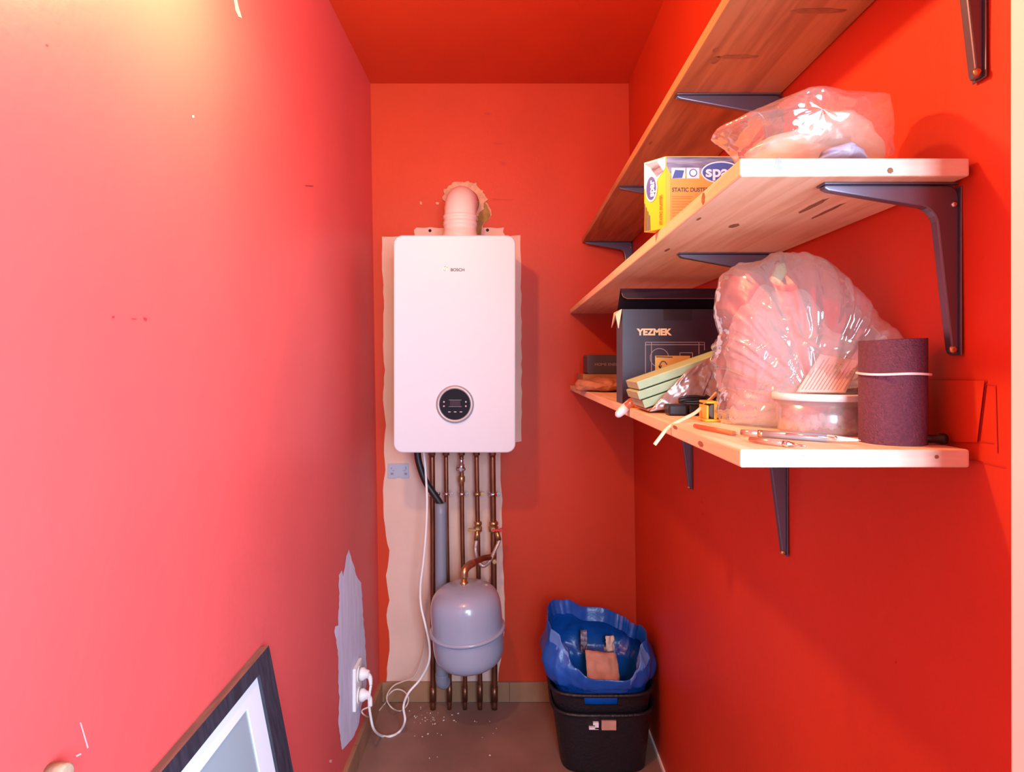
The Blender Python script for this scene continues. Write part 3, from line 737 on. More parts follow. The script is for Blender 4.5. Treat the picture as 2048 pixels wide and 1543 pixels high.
# ------------------------------------------------------------------ picture frame leaning on the left wall
sl = .1945; ln = math.hypot(1, sl)
T0 = Vector((-.4857, 1.249, H - .5705)); dn = Vector((sl, 0, -1)) / ln; cv = Vector((0, -1, 0)); no = Vector((1, 0, sl)) / ln
FW, FH = .62, (H - .5705) * ln - .004
def fp(a, b, e=0): return T0 + cv * a + dn * b + no * e
pf = thing('picture_frame', T0 + cv * FW / 2 + dn * FH - no * .01, 'dark picture frame with white mat leaning against the left wall', 'picture frame')
bs, bt, th = .060, .028, .026
bm = bmesh.new()
for q in (((0, 0), (FW, 0), (FW - bs, bt), (bs, bt)), ((FW, 0), (FW, FH), (FW - bs, FH - bt), (FW - bs, bt)), ((FW, FH), (0, FH), (bs, FH - bt), (FW - bs, FH - bt)), ((0, FH), (0, 0), (bs, bt), (bs, FH - bt))):
    prism(bm, [fp(a, b) for a, b in q], -no * th)
for f in bm.faces:
    f.material_index = 0
    c = f.calc_center_median()
    f.normal_update()
    if abs((c - T0).dot(dn)) < .002 and abs(f.normal.dot(dn)) > .9: f.material_index = 1
fin(bm, 'moulding', ['frame', 'frame_top'], pf)
bm = bmesh.new()
ma, mb_ = .1155, .0625
for q in (((bs - .004, bt - .004), (FW - bs + .004, bt - .004), (FW - ma, mb_), (ma, mb_)), ((FW - bs + .004, bt - .004), (FW - bs + .004, FH - bt + .004), (FW - ma, FH - mb_), (FW - ma, mb_)),
          ((FW - bs + .004, FH - bt + .004), (bs - .004, FH - bt + .004), (ma, FH - mb_), (FW - ma, FH - mb_)), ((bs - .004, FH - bt + .004), (bs - .004, bt - .004), (ma, mb_), (ma, FH - mb_))):
    prism(bm, [fp(a, b, -.006) for a, b in q], -no * .0025)
fin(bm, 'mat', 'matboard', pf)
bm = bmesh.new(); prism(bm, [fp(a, b, -.0085) for a, b in ((ma - .005, mb_ - .005), (FW - ma + .005, mb_ - .005), (FW - ma + .005, FH - mb_ + .005), (ma - .005, FH - mb_ + .005))], -no * .003)
fin(bm, 'picture', 'picture', pf)

# wooden peg low on the left wall
pp = onL(97, 1545, 0)
bm = bmesh.new(); lathe(bm, [(.0100, 0), (.0105, .018), (.0098, .0225), (.0080, .024)], pp, (1, -.15, .1), 14)
tag(fin(bm, 'wall_peg', 'pegwood'), 'pale splintered wooden peg sticking out low on the left wall', 'peg')
# crumbs of plaster on the floor
bm = bmesh.new()
for k in range(46):
    px, py = (random.gauss(868, 26), random.gauss(1436, 16)) if k < 32 else (random.uniform(800, 1000), random.uniform(1440, 1520))
    if py < 1412: continue
    p = FL(px, py, 0); s = random.uniform(.0012, .0034)
    bmesh.ops.create_icosphere(bm, subdivisions=1, radius=s, matrix=Matrix.Translation(p + Vector((0, 0, s * .7))) @ Matrix.Rotation(random.random() * 6, 4, 'Z') @ Matrix.Diagonal((1.3, .8, .7, 1)))
tag(fin(bm, 'plaster_crumbs', 'crumb'), 'pale crumbs of plaster scattered on the brown floor', 'crumbs', kind='stuff')

# ------------------------------------------------------------------ lower shelf
ST = ZB1 + .0004
# maroon sandpaper roll with a rubber band
rc = Vector((P(1788, 0, .67).x, .672, ST)); rr, rh = .0335, .1115
sr = thing('sandpaper_roll', rc, 'maroon sandpaper roll held by a white rubber band, upright at the shelf end', 'roll')
bm = bmesh.new(); spi_o, turns, NS = [], 4.2, 240
pts = []
for k in range(NS + 1):
    t = k / NS; a = math.radians(55) + t * turns * 2 * math.pi; pts.append((rr - .0085 * t, a))
def spi(z, d): return [rc + Vector(((q + d) * math.cos(a), (q + d) * math.sin(a), z + .0015 * math.cos(a - .3) * (1 if z > .05 else 0))) for q, a in pts]
o0, o1, i0, i1 = spi(.0, 0), spi(rh, 0), spi(.0, -.0009), spi(rh, -.0009)
loft(bm, [o0, o1, i1, i0, o0], 0, (False, False), closed=False)
fin(bm, 'abrasive_sheet', 'plum', sr, recalc=True)
bm = bmesh.new(); zb = P(0, 748, .64).z - ST
ring = [rc + Vector(((rr + .0006) * math.cos(a), (rr + .0006) * math.sin(a), zb + .0006 * math.sin(a * 3))) for a in [k * math.pi / 32 for k in range(64)]]
loft(bm, [[p + (p - rc - Vector((0, 0, zb))).normalized() * dx + Vector((0, 0, dz)) for p in ring] for dx, dz in ((0, -.0014), (.0014, -.0010), (.0014, .0010), (0, .0014), (0, -.0014))], 0, (False, False))
fin(bm, 'rubber_band', 'cord_white', sr)

# round tub of granules
tc_ = Vector((P(1650, 0, .775).x, .777, ST)); tr = .0585
tb = thing('plastic_tub', tc_, 'round translucent plastic tub of white granules beside the maroon roll', 'tub')
bm = bmesh.new(); lathe(bm, [(tr - .006, 0), (tr - .004, .003), (tr - .001, .042), (tr - .0025, .042), (tr - .006, .004), (tr - .008, .002)], tc_, (0, 0, 1), 64); fin(bm, 'tub_wall', 'tubplastic', tb)
bm = bmesh.new(); lathe(bm, [(tr + .0005, .0405), (tr + .0025, .0405), (tr + .0025, .0475), (tr, .049), (tr - .005, .048), (tr - .006, .046)], tc_, (0, 0, 1), 64); fin(bm, 'lid', 'tublid', tb)
bm = bmesh.new()
for k in range(230):
    a = random.uniform(0, 2 * math.pi); q = (tr - .0125) * math.sqrt(random.uniform(.45, 1)); s = random.uniform(.0035, .0062)
    z = random.uniform(.005, .021 + .006 * math.sin(a * 3))
    bmesh.ops.create_icosphere(bm, subdivisions=1, radius=s, matrix=Matrix.Translation(tc_ + Vector((q * math.cos(a), q * math.sin(a), z + .002))) @ Matrix.Rotation(random.random() * 6, 4, 'Y') @ Matrix.Diagonal((1.2, .9, .8, 1)))
g = fin(bm, 'granules', 'granules', tb); g['kind'] = 'stuff'

def pillow(name, sil, yc, D, m, parent, amp=.004, freq=26, nt_=150, np_=56, p=.55, floor=None, stretch=(1, 1, 1), seed=0, maxx=True, ymin=None, octv=3, facet=0, crease=None):
    """closed crumpled skin whose outline in front view is the polygon sil of (x, z); yc(x) is its middle depth, D its half depth"""
    cx = sum(q[0] for q in sil) / len(sil); cz = sum(q[1] for q in sil) / len(sil)
    def rad(t):
        c, s = math.cos(t), math.sin(t); best = .001
        for (ax_, az), (bx_, bz) in zip(sil, sil[1:] + sil[:1]):
            ex_, ez_ = bx_ - ax_, bz - az; den = c * ez_ - s * ex_
            if abs(den) < 1e-9: continue
            u = ((ax_ - cx) * ez_ - (az - cz) * ex_) / den; w = ((ax_ - cx) * s - (az - cz) * c) / den
            if u > 0 and -1e-6 <= w <= 1 + 1e-6: best = max(best, u)
        return best
    R_ = [rad(2 * math.pi * k / nt_) for k in range(nt_)]; mean_ = min(R_) * .5 + sum(R_) / nt_ * .5
    bm = bmesh.new(); rings = []
    for j in range(np_ + 1):
        ph = -math.pi / 2 + math.pi * j / np_; s = max(math.cos(ph), 0) ** p; ring = []
        for k in range(nt_):
            t = 2 * math.pi * k / nt_
            re = mean_ + (R_[k] - mean_) * min(1, s) ** 2; x = cx + re * s * math.cos(t); z = cz + re * s * math.sin(t); y = yc(x) + D * math.sin(ph)
            q = Vector((x * stretch[0], y * stretch[1], z * stretch[2])) * freq + Vector((seed, seed * .7, -seed))
            d = amp * ridge(q, octv)
            if facet:
                fd = noise.voronoi(Vector((x * stretch[0] + z * .8, y, z * stretch[2] - x * .35)) * freq * 1.5 + Vector((seed, 2, 1)))[0]
                fe = noise.voronoi(Vector((x * stretch[0] + z * .8, y, z * stretch[2] - x * .35)) * freq * 3.4 + Vector((2, seed, 1)))[0]
                d += facet * (fd[0] - .4) + facet * .38 * (fe[0] - .4)
            if crease:
                qx, qz = x - crease[0], z - crease[1]; rr_ = math.hypot(qx, qz); aa = math.atan2(qz, qx); fade = min(1, rr_ / .04)
                d += crease[4] * fade * ridge(Vector((aa * crease[2], rr_ * crease[3] + (3 if y > yc(x) else 0), seed)), 3)
            dr = Vector((math.cos(t) * s, math.sin(ph) * 1.3, math.sin(t) * s)); dr = dr.normalized() if dr.length > 0 else dr
            v = Vector((x, y, z)) + dr * d
            if floor is not None: v.z = max(v.z, floor + .0003 * (k % 3))
            if maxx: v.x = min(v.x, wallR(v.z) - .003)
            if ymin: v.y = max(v.y, ymin)
            ring.append(v)
        rings.append(ring)
    loft(bm, rings, 0, (True, True))
    return fin(bm, name, m, parent)
def sil_at(pts, Y): return [((x - VX) * Y / F, H - (y - VY) * Y / F) for x, y in pts]
def sheet(name, corners, m, parent, n=22, amp=.004, freq=30, seed=0, thick=.0006, push=(0, -1, 0)):
    """crumpled sheet over four corners (a, b, c, d)"""
    a, b, c, d = [Vector(q) for q in corners]; bm = bmesh.new(); vs = []; push = Vector(push)
    for i in range(n + 1):
        for j in range(n + 1):
            u, v = i / n, j / n; p = a.lerp(b, u).lerp(d.lerp(c, u), v)
            vs.append(bm.verts.new(p + push * amp * ridge(p * freq + Vector((seed, 0, seed)), 3)))
    for i in range(n):
        for j in range(n):
            bm.faces.new((vs[i * (n + 1) + j], vs[(i + 1) * (n + 1) + j], vs[(i + 1) * (n + 1) + j + 1], vs[i * (n + 1) + j + 1])).smooth = True
    o = fin(bm, name, m, parent)
    if thick: md = o.modifiers.new('thick', 'SOLIDIFY'); md.thickness = thick
    return o

# big clear bag
big = thing('plastic_bag', (.38, .9, ST), 'large crumpled clear plastic bag bulging between dark box and maroon roll', 'bag')
BYC_ = lambda x: .89 - .14 * (x - .303) / .1645
def bag_sil(pts, dy=0):
    out = []
    for x, y in pts:
        Y = .89 - .14 * (x - 1440) / 350 + dy; out.append(((x - VX) * Y / F, H - (y - VY) * Y / F))
    return out
silb = bag_sil([(1452, 846), (1440, 812), (1450, 770), (1442, 715), (1449, 665), (1441, 625), (1441, 590), (1452, 552), (1500, 533), (1560, 517), (1597, 518), (1645, 546), (1690, 586), (1715, 620), (1750, 652), (1795, 690), (1780, 745), (1720, 772), (1600, 778), (1566, 800), (1556, 862), (1500, 868)])
k0 = bag_sil([(1580, 800)])[0]
pillow('bag_film', silb, BYC_, .060, 'film', big, amp=.0022, freq=15, floor=ST, stretch=(1.6, 1, .8), seed=2.3, nt_=300, np_=120, octv=3, facet=.003, crease=(k0[0], k0[1], 4.6, 4.5, .0100))
sil2 = bag_sil([(1466, 850), (1456, 790), (1462, 700), (1475, 640), (1520, 590), (1590, 600), (1640, 660), (1690, 720), (1690, 764), (1590, 770), (1555, 800), (1545, 856)], .012)
pillow('inner_wrap', sil2, lambda x: BYC_(x) + .010, .040, 'innerfilm', big, amp=.004, freq=16, floor=ST + .001, seed=5, nt_=220, np_=90, facet=.008, crease=(k0[0] - .05, k0[1] - .02, 2.6, 14, .012))
a = [P(1592, 784, .772), P(1690, 785, .745), P(1722, 722, .742), P(1640, 708, .765)]
pr = sheet('printed_leaflet', a, 'paper', big, 12, .0012, 20, 4, .0003)
bm = bmesh.new()
u_ = (a[1] - a[0]); v_ = (a[3] - a[0])
for i in range(12):
    s = .06 + i * .077; w = .55 + .35 * random.random()
    q = [a[0] + u_ * s + v_ * .06, a[0] + u_ * (s + .013) + v_ * .06, a[0] + u_ * (s + .013) + v_ * w, a[0] + u_ * s + v_ * w]
    face(bm, [p + Vector((0, -.0035, .0005)) for p in q])
fin(bm, 'print_lines', 'ink', pr)
pillow('green_scrap', sil_at([(1540, 562), (1552, 530), (1568, 526), (1572, 545), (1556, 572)], .85), lambda x: .85, .006, 'greenfoam', big, amp=.001, freq=30)
# tissue lying on the tub lid
o = sheet('tissue', [P(1650, 790, .76) + Vector((0, 0, .003)), P(1728, 783, .755) + Vector((0, 0, .004)), P(1742, 764, .80), P(1660, 772, .80)], 'fluff', None, 14, .004, 40, 3, .001, (0, 0, 1))
tag(o, 'crumpled white tissue lying on the tub lid', 'tissue')

# pens and pencils on the shelf
def on_shelf(px, py, r): 
    Y = (H - ST - r) * F / (py - VY); return P(px, py, Y)
def pen(name, a, b, segs, label, cat='pen', group=None):
    r_ = max(s[2] for s in segs); A = on_shelf(*a, r_ + .0003); B = on_shelf(*b, r_ + .0003); d = B - A
    t = thing(name, A.lerp(B, .5) - Vector((0, 0, r_)), label, cat, group)
    for s0_, s1_, ra, rb, m, pn in segs:
        bm = bmesh.new(); cyl(bm, A + d * s0_, A + d * s1_, ra, 16, 0, rb); fin(bm, pn, m, t)
    return t, A, B
t, A, B = pen('ballpoint_pen', (1482, 864), (1722, 880), ((0, .16, .0034, .0040, 'pen_rose', 'rear_cap'), (.16, .20, .0042, .0042, 'brass', 'ring'), (.20, .74, .0042, .0042, 'pen_grey', 'barrel'), (.74, .98, .0041, .0012, 'white_plastic', 'tip'), (.98, 1, .0006, .0005, 'screw', 'point')),
              'grey ballpoint pen with rose end and white tip, in front of the tub', group='pens at the shelf end')
bm = bmesh.new(); cyl(bm, A.lerp(B, .38) + Vector((0, -.0056, .002)), A.lerp(B, .78) + Vector((0, -.0056, .001)), .0011, 8)
lathe(bm, [(.0018, -.0018), (.0025, 0), (.0018, .0018)], A.lerp(B, .78) + Vector((0, -.0056, .001)), (1, 0, 0), 10); fin(bm, 'clip', 'chrome', t)
pen('ballpoint_pen', (1500, 878), (1612, 892), ((0, .62, .0028, .0028, 'pen_rose', 'barrel'), (.62, .72, .0031, .0031, 'chrome', 'ring'), (.72, 1, .0028, .0008, 'screw', 'tip')), 'short rose coloured pen with steel tip, nearest the shelf edge', group='pens at the shelf end')
pen('pencil', (1390, 851), (1478, 868), ((0, .9, .0028, .0028, 'pencil_red', 'shaft'), (.9, 1, .0027, .0006, 'pegwood', 'tip')), 'orange red pencil pointing at the pens, near the front shelf edge', 'pencil')

# small black peg by the wall
bm = bmesh.new(); p = Vector((.447, .652, ST)); lathe(bm, [(.0035, -.012), (.0045, -.004), (.0045, .006), (.0058, .007), (.0058, .012)], p + Vector((0, 0, .006)), (1, 0, 0), 14)
tag(fin(bm, 'wall_plug', 'black_plastic'), 'small black plug lying by the wall behind the maroon roll', 'plug')

# dark box with open lid
YF = 1.30; kx0, kx1 = .2375, .4560; kz1 = P(0, 618, YF).z
kb = thing('cardboard_box', (.345, YF + .06, ST), 'dark purple carton with open lid, cream lettering and line drawing', 'box')
kd = .072; w = .0016
bm = bmesh.new()
box(bm, (kx0, YF, ST), (kx1, YF + w, kz1)); box(bm, (kx0, YF + kd - w, ST), (kx1, YF + kd, kz1)); box(bm, (kx0, YF + w, ST), (kx0 + w, YF + kd - w, kz1)); box(bm, (kx1 - w, YF + w, ST), (kx1, YF + kd - w, kz1)); box(bm, (kx0 + w, YF + w, ST), (kx1 - w, YF + kd - w, ST + w))
fin(bm, 'carton', 'navybox', kb)
zl = P(0, 578, YF + .03).z
bm = bmesh.new()
ll = [Vector((kx0 + .001, YF + kd, kz1)), Vector((kx1 - .001, YF + kd, kz1)), Vector((kx1 - .001, YF + .03, zl)), Vector((kx0 + .001, YF + .03, zl))]
prism(bm, ll, (0, .0005, .0015)); fin(bm, 'lid', 'navyin', kb)
bm = bmesh.new(); zt = P(0, 597, YF + .024).z
tk = [Vector((kx0 + .002, YF + .0292, zl)), Vector((kx0 + .003, YF + .026, zt + .012)), Vector((kx0 + .006, YF + .0245, zt + .004)), Vector((kx0 + .014, YF + .024, zt)), Vector((kx1 - .014, YF + .024, zt)), Vector((kx1 - .006, YF + .0245, zt + .004)), Vector((kx1 - .003, YF + .026, zt + .012)), Vector((kx1 - .002, YF + .0292, zl))]
prism(bm, tk, (0, .0014, .0004)); 
tuck = fin(bm, 'tuck_flap', 'navybox', kb)
bm = bmesh.new(); tube(bm, [tk[1] + Vector((0, -.0004, 0)), tk[2] + Vector((0, -.0004, 0)), tk[3] + Vector((0, -.0004, 0)), tk[4] + Vector((0, -.0004, 0)), tk[5] + Vector((0, -.0004, 0)), tk[6] + Vector((0, -.0004, 0))], .0005, 6, smooth=False); fin(bm, 'flap_edge', 'kraft', tuck)
bm = bmesh.new(); prism(bm, [Vector((kx0 - .0005, YF + .004, kz1)), Vector((kx0 - .0005, YF + .10, kz1)), Vector((kx0 - .010, YF + .075, kz1 - .035)), Vector((kx0 - .012, YF + .012, kz1 - .010)), Vector((kx0 - .007, YF + .006, kz1 - .040))], (-.001, 0, .0006)); fin(bm, 'side_flap', 'carton_raw', kb, label='cream inside of the torn side flap')
bm = bmesh.new(); box(bm, (P(1327, 0, YF).x, YF - .0006, P(0, 640, YF).z), (P(1384, 0, YF).x, YF, kz1)); fin(bm, 'lid_tab', 'navyin', kb)
def strokes(bm, segs, w_, Y, th=.0005):
    for (xa, ya), (xb, yb) in segs:
        a, b = P(xa, ya, Y), P(xb, yb, Y); d = (b - a).normalized(); n = Vector((-d.z, 0, d.x)) * w_ / 2
        prism(bm, [a + n, b + n, b - n, a - n], (0, th, 0))
text('lettering', 'YEZMEK', .0185, P(1275, 669.5, YF - .0006), (1, 0, 0), (0, 0, 1), 'foil', kb, .0004, .074, .0009)
bm = bmesh.new()
L = [((1291, 684), (1409, 684)), ((1291, 689), (1409, 689)), ((1291, 684), (1291, 745)), ((1409, 684), (1409, 700)), ((1303, 684), (1303, 742)), ((1398, 684), (1398, 708)), ((1360, 705), (1385, 705)), ((1385, 705), (1385, 716)), ((1360, 705), (1360, 716)), ((1360, 716), (1385, 716))]
for k in range(28):
    t0, t1 = 2 * math.pi * k / 28, 2 * math.pi * (k + 1) / 28
    L.append(((1319 + 18.5 * math.cos(t0), 715 + 18.5 * math.sin(t0)), (1319 + 18.5 * math.cos(t1), 715 + 18.5 * math.sin(t1))))
strokes(bm, L, .0011, YF - .0006); fin(bm, 'line_drawing', 'print_line', kb)
bm = bmesh.new(); a, b = P(1310, 745, YF), P(1380, 711, YF); box(bm, (a.x, YF - .0013, a.z), (b.x, YF - .0007, b.z)); st = fin(bm, 'gold_sticker', 'gold', kb, label='gold sticker with an arrow')
bm = bmesh.new(); segs = [((1319, 735), (1320, 728)), ((1320, 728), (1324, 722)), ((1324, 722), (1330, 723)), ((1330, 723), (1334, 729)), ((1317, 731), (1321, 736)), ((1321, 736), (1323, 730)), ((1312, 713), (1345, 714))]
strokes(bm, segs, .0022, YF - .0017, .0003); fin(bm, 'arrow', 'dark_tool', st)

# small grey box on a brown carton at the back, crumpled kraft paper before it
YH = 2.06
bm = bmesh.new(); a = P(1166, 0, YH).x; box(bm, (a, YH, ST), (.42, YH + .2, P(0, 748, YH).z))
bm2 = bm; tag(fin(bm2, 'cardboard_carton', 'cardboard', bevel=.002), 'plain brown cardboard carton at far shelf end under the grey box', 'box')
hb_ = thing('small_box', (.34, YH + .06, P(0, 748, YH).z), 'small dark grey box with printed name lying on the brown carton', 'box')
bm = bmesh.new(); zz0 = P(0, 748, YH).z + .0004; zz1 = P(0, 709, YH).z
prism(bm, [Vector((x, YH + .004, z)) for x, z in rrect(P(1175, 0, YH).x, .40, zz0, zz1, .006, 4)], (0, .12, 0)); fin(bm, 'carton', 'greybox', hb_, bevel=.002)
text('lettering', 'HOME ENERGY', .0128, P(1189, 731, YH + .003), (1, 0, 0), (0, 0, 1), 'greyprint', hb_, .0004, .098, .0002)
kp = pillow('kraft_paper', [(.212, ST), (.208, ST + .020), (.222, ST + .034), (.26, ST + .030), (.30, ST + .036), (.40, ST + .030), (.41, ST)], lambda x: 1.92, .125, 'kraft', None, amp=.008, freq=26, floor=ST, seed=9, stretch=(1, .5, 1.6))
tag(kp, 'crumpled brown kraft paper along the shelf edge before the brown carton', 'paper')

# pale green pads, one on the other, tilted
ang = math.radians(18.9); U = Vector((math.cos(ang), 0, math.sin(ang))); V = Vector((-math.sin(ang), 0, math.cos(ang)))
O = Vector((.2335, 1.06, ST + .001)); 
labs = ['pale green foam pad, topmost of the tilted stack before the dark box', 'pale green foam pad in the middle of the tilted stack', 'pale green foam pad at bottom of the tilted stack, above the brown wrap']
prev = None
for i in range(3):
    off = O + V * (.0545 - .0165 * i - .0145) + U * (.002, -.003, .001)[i]
    if prev is None:
        bm = bmesh.new(); prism(bm, [q for q in (Vector((0, 0, 0)), U * .172, U * .172 + V * .0145, V * .0145)], (0, .10, 0)); bmesh.ops.translate(bm, vec=off, verts=bm.verts)
        prev = fin(bm, 'foam_pad', 'greenfoam', bevel=.0015); base = off; o = prev
    else:
        o = prev.copy(); C.objects.link(o); o.location = prev.location + (off - base)
    tag(o, labs[i], 'foam pad', 'pale green foam pads')
wr = thing('wrapped_packet', O + Vector((.09, .05, 0)), 'brown crumpled plastic wrap round a packet, under the green pads', 'packet')
bm = bmesh.new(); prism(bm, [O + V * .0005 + U * .004, O + V * .0005 + U * .165, O + V * .0045 + U * .165, O + V * .0045 + U * .004], (0, .095, 0)); fin(bm, 'packet', 'kraft', wr, bevel=.001)
sheet('plastic_wrap', [P(1297, 823, 1.044), P(1400, 806, 1.04), P(1442, 700, 1.05), P(1372, 742, 1.05)], 'brownwrap', wr, 28, .004, 34, 1, .0004)
sheet('wrap_tail', [P(1395, 806, 1.042), P(1448, 790, 1.035), P(1452, 680, 1.055), P(1420, 715, 1.05)], 'brownwrap', wr, 16, .005, 34, 6, .0004)

# black charger and cable, orange tape, cord, sachet
ch = thing('charger', on_shelf(1385, 832, 0), 'black charger block with a coiled lead under the tilted green pads', 'charger')
bm = bmesh.new(); q0 = on_shelf(1338, 831, 0); box(bm, (q0.x, q0.y, ST), (q0.x + .030, q0.y + .03, ST + .018)); box(bm, (q0.x + .034, q0.y + .004, ST), (q0.x + .085, q0.y + .034, ST + .030)); fin(bm, 'block', 'black_plastic', ch, bevel=.003)
bm = bmesh.new(); c0 = q0 + Vector((.05, .0, .026))
tube(bm, [c0 + Vector((.024 * math.cos(t) - .01, -.004 + .002 * math.sin(2 * t), .005 * math.sin(t) + .0006 * t - .004)) for t in [k * .7 for k in range(20)]], .0022, 8); fin(bm, 'lead', 'black_plastic', ch)
tm = thing('tape_measure', on_shelf(1430, 846, 0), 'dark tape measure with orange edging, peeping from beside the clear bag', 'tape measure')
tp = on_shelf(1409, 843, 0)
bm = bmesh.new(); prism(bm, [Vector((x, tp.y, z)) for x, z in rrect(tp.x + .006, tp.x + .050, ST + .0045, ST + .026, .008, 5)], (0, .03, 0)); fin(bm, 'case', 'dark_tool', tm, bevel=.002)
bm = bmesh.new()
box(bm, (tp.x, tp.y - .003, ST), (tp.x + .056, tp.y + .033, ST + .004)); box(bm, (tp.x + .002, tp.y - .003, ST + .004), (tp.x + .0055, tp.y + .033, ST + .024)); box(bm, (tp.x + .002, tp.y - .003, ST + .0265), (tp.x + .020, tp.y + .033, ST + .030)); box(bm, (tp.x + .013, tp.y - .0035, ST + .004), (tp.x + .018, tp.y - .001, ST + .027))
fin(bm, 'edging', 'orange_plastic', tm, bevel=.0015)
bm = bmesh.new()
tube(bm, [P(1432, 786, 1.0), P(1425, 794, .985), P(1415, 803, .95), P(1392, 824, .92), P(1368, 837, .90) , P(1347, 848, .885), P(1333, 858, .88), P(1322, 872, .875), P(1309, 889, .875)], .0026, 10)
tag(fin(bm, 'string', 'cord_cream'), 'cream cord trailing over the front edge of the lowest shelf', 'cord')
sa = thing('sachet', P(1262, 800, 1.2), 'orange clear sachet with a white end drooping over the shelf edge', 'packet')
def flat_tube(bm, pts, ws, hs, seg=16):
    rings = []
    for i, p in enumerate(pts):
        d = (pts[min(i + 1, len(pts) - 1)] - pts[max(i - 1, 0)]).normalized(); u = Vector((0, 1, 0)); v = d.cross(u).normalized()
        rings.append([p + u * ws[i] * math.cos(2 * math.pi * k / seg) + v * hs[i] * math.sin(2 * math.pi * k / seg) for k in range(seg)])
    loft(bm, rings)
bm = bmesh.new(); A0 = [P(1292, 789, 1.20), P(1278, 797, 1.20), P(1262, 805, 1.20), P(1250, 814, 1.195)]
flat_tube(bm, A0, (.010, .016, .018, .014), (.006, .0085, .009, .008)); fin(bm, 'sleeve', 'sachet', sa)
bm = bmesh.new(); flat_tube(bm, [P(1252, 813, 1.195), P(1245, 820, 1.19), P(1236, 829, 1.19), P(1233, 833, 1.19)], (.0135, .013, .010, .004), (.0085, .0085, .007, .003)); fin(bm, 'white_end', 'whiteprint', sa, label='white end')

# ------------------------------------------------------------------ middle shelf
SM = ZM1 + .0004
db = thing('duster_box', (.31, .985, SM), 'yellow and orange printed duster box on the middle shelf', 'box')
zt_ = H + .3143
A_, B_, C_, D_ = Vector((.238, .9414, SM)), Vector((.412, .9414, SM)), Vector((.392, 1.035, SM)), Vector((.2114, .972, SM))
hgt = Vector((0, 0, zt_ - SM))
bm = bmesh.new(); prism(bm, [A_, B_, C_, D_], hgt); fin(bm, 'carton', 'yellow', db, bevel=.0008)
def fpanel(name, pts, m, e, parent=db, label=None):
    bm = bmesh.new(); prism(bm, [P(x, y, .9414) + Vector((0, -e, 0)) for x, y in pts], (0, .0003, 0)); return fin(bm, name, m, parent, label=label)
fpanel('front_print', [(1339, 352), (1556, 352), (1556, 456), (1339, 456)], 'orange', .0004)
fpanel('photo_band', [(1333, 314), (1560, 314), (1560, 346), (1341, 346), (1333, 332)], 'greyphoto', .0005)
fpanel('yellow_border', [(1332, 330), (1340, 345), (1340, 456), (1332, 456)], 'yellow', .0006)
def ell(cx, cy, rx, ry, n=36): return [(cx + rx * math.cos(2 * math.pi * k / n), cy + ry * math.sin(2 * math.pi * k / n)) for k in range(n)]
fpanel('logo_rim', ell(1442, 345, 40, 22), 'whiteprint', .0010); fpanel('logo_oval', ell(1442, 345, 37.5, 19.5), 'blueprint', .0014)
text('logo_lettering', 'spar', .0235, P(1411, 353, .9414 - .0018), (1, 0, 0), (0, 0, 1), 'whiteprint', db, .0002, .046, .0006)
fpanel('picture_panel', [(1343, 336), (1370, 336), (1370, 357), (1343, 357)], 'whiteprint', .0010); fpanel('picture_panel', [(1373, 336), (1398, 336), (1398, 357), (1373, 357)], 'whiteprint', .0010)
fpanel('picture_motif', [(1350, 340), (1368, 341), (1364, 356), (1344, 357)], 'blueprint', .0013); fpanel('picture_motif', ell(1386, 346, 8, 8, 20), 'blueprint', .0013); fpanel('picture_motif', ell(1386, 346, 6, 6, 20), 'whiteprint', .0016)
text('title_lettering', 'STATIC DUSTER', .0088, P(1344, 383, .9414 - .0010), (1, 0, 0), (0, 0, 1), 'dark_tool', db, .0002, .056, .0002)
bm = bmesh.new()
for i, (yy_, x2) in enumerate(((392, 1386), (396, 1382), (402, 1384), (407, 1376), (413, 1383), (419, 1370), (425, 1380), (431, 1372), (437, 1378))):
    prism(bm, [P(x, y, .9414 - .0008) for x, y in ((1344, yy_), (x2, yy_), (x2, yy_ + 1.2), (1344, yy_ + 1.2))], (0, .0003, 0))
fin(bm, 'small_print', 'orangeprint', db)
# printed left side
us = (A_ - D_); nS = us.cross(Vector((0, 0, 1))).normalized()
def side(u, v, e=.0006): return D_ + us * u + hgt * v + nS * e
def spanel(name, pts, m, e=.0006):
    bm = bmesh.new(); prism(bm, [side(u, v, e) for u, v in pts], -nS * .0003); return fin(bm, name, m, db)
spanel('side_corner', [(.02, .99), (.98, .99), (.98, .84), (.62, .70), (.5, .52), (.02, .62)], 'whiteprint')
spanel('side_photo', [(.05, .97), (.6, .97), (.9, .80), (.6, .74), (.3, .9)], 'greyphoto', .0010)
spanel('side_logo_rim', [(.36 + .27 * math.cos(t), .60 + .19 * math.sin(t)) for t in [k * math.pi / 14 for k in range(28)]], 'whiteprint', .0012)
spanel('side_logo', [(.36 + .22 * math.cos(t), .60 + .165 * math.sin(t)) for t in [k * math.pi / 14 for k in range(28)]], 'blueprint', .0016)
text('side_lettering', 'spar', .014, side(.50, .475, .002), Vector((0, 0, 1)), -us.normalized(), 'whiteprint', db, .0002, .026, .0004)
bm = bmesh.new()
for i in range(4):
    u0 = .02 + i * .075; prism(bm, [side(u, v, .0008) for u, v in ((u0, .42 - i * .06), (u0 + .035, .40 - i * .06), (u0 + .06, .01), (u0 + .02, .01))], -nS * .0003)
fin(bm, 'side_stripes', 'greybox', db)
text('side_small_lettering', 'STATIC DUSTER', .0062, side(.84, .06, .001), Vector((0, 0, 1)), -us.normalized(), 'orangeprint', db, .0002, .046, .0002)

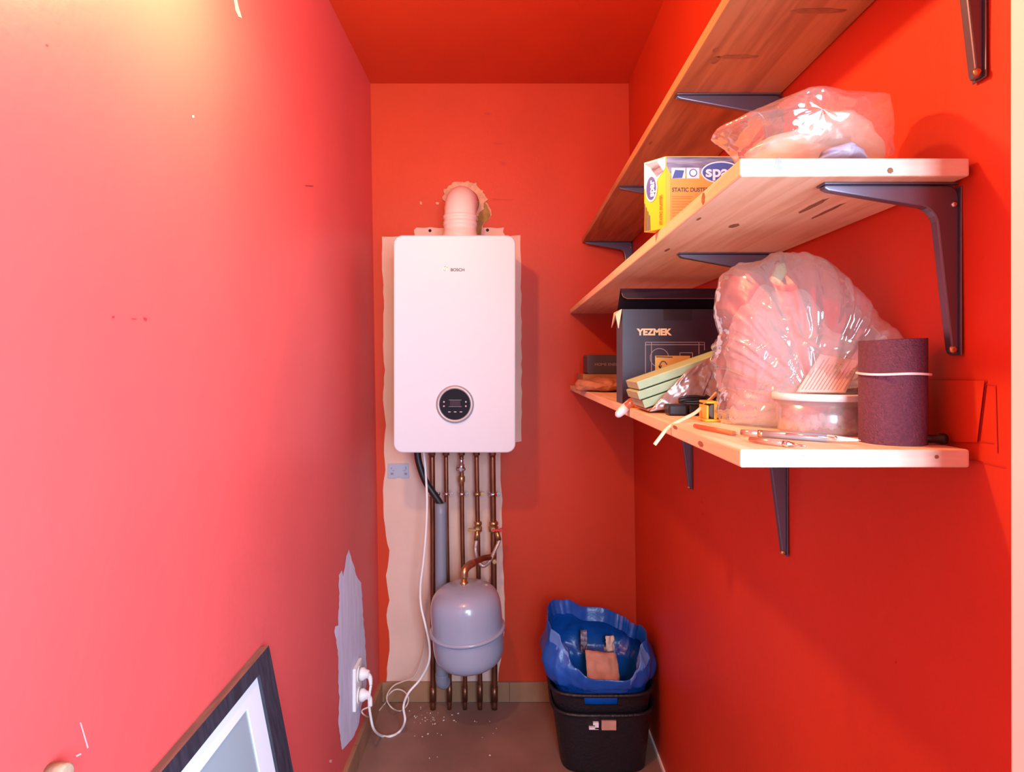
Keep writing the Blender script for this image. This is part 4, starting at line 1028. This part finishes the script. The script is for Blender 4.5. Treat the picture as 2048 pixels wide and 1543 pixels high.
ub = thing('plastic_bag', (.33, .7, SM), 'flat clear plastic bag of white padding on the near end of middle shelf', 'bag')
silu = sil_at([(1442, 262), (1446, 256), (1480, 243), (1540, 222), (1602, 208), (1680, 206), (1760, 206), (1768, 240), (1774, 280), (1773, 318), (1640, 318), (1512, 318), (1500, 306), (1478, 284), (1460, 272)], .70)
pillow('bag_film', silu, lambda x: .705, .062, 'film2', ub, amp=.0035, freq=24, floor=SM, stretch=(.8, 1, 1.4), seed=11, nt_=240, np_=90, p=.4, ymin=.622, octv=3, facet=.003, crease=(.25, SM, 2.2, 10, .004))
silf = sil_at([(1512, 318), (1500, 300), (1530, 280), (1580, 268), (1640, 240), (1690, 232), (1740, 250), (1765, 290), (1768, 318)], .70)
pillow('white_padding', silf, lambda x: .71, .045, 'padding', ub, amp=.003, freq=26, floor=SM + .0008, seed=4, facet=.006)
sild = sil_at([(1640, 318), (1650, 300), (1690, 290), (1725, 300), (1735, 318)], .655)
pillow('dark_bundle', sild, lambda x: .657, .016, 'greyphoto', ub, amp=.002, freq=40, floor=SM + .0008, seed=8)

# ------------------------------------------------------------------ light
def light(name, typ, loc, energy, col, **k):
    l = bpy.data.lights.new(name, typ); l.energy = energy; l.color = col
    for a, b in k.items(): setattr(l, a, b)
    o = bpy.data.objects.new(name, l); C.objects.link(o); o.location = loc; return o
# bare warm bulb of the closet, above the picture's top edge
light('closet_bulb', 'POINT', (-.31, .90, H + .655), 27, (1, .67, .25), shadow_soft_size=.03)
# daylight from the hall window behind and to the right of the door opening
wl = light('hall_window_daylight', 'AREA', (.86, -.58, H + .0), 120, (.60, .76, 1.0), shape='RECTANGLE', size=1.25, size_y=1.4)
d = Vector((-.5, .95, H - .1)) - wl.location; wl.rotation_euler = d.to_track_quat('-Z', 'Y').to_euler()
# narrower patch of daylight coming straight along the hall
hl_ = light('hall_daylight', 'AREA', (.20, -.95, H + .25), 27, (.66, .84, 1.0), shape='RECTANGLE', size=.28, size_y=.8)
d = Vector((-.05, 1.6, H - .25)) - hl_.location; hl_.rotation_euler = d.to_track_quat('-Z', 'Y').to_euler()
wd = bpy.data.worlds.new('world'); SC.world = wd; wd.use_nodes = True
bgn = wd.node_tree.nodes['Background']; bgn.inputs[0].default_value = (.75, .82, 1.0, 1); bgn.inputs[1].default_value = .3

# ------------------------------------------------------------------ camera
cd = bpy.data.cameras.new('camera'); cam = bpy.data.objects.new('camera', cd); C.objects.link(cam); SC.camera = cam
cam.location = (0, 0, H); cam.rotation_euler = (math.pi / 2, 0, 0)
cd.sensor_fit = 'HORIZONTAL'; cd.sensor_width = 36; cd.lens = 36 * F / 2048; cd.clip_start = .01
cd.shift_x = (1024 - VX) / 2048; cd.shift_y = (VY - 771.5) / 2048
vs_ = SC.view_settings; vs_.view_transform = 'Standard'; vs_.look = 'None'; vs_.exposure = 0; vs_.gamma = 1; vs_.use_curve_mapping = False
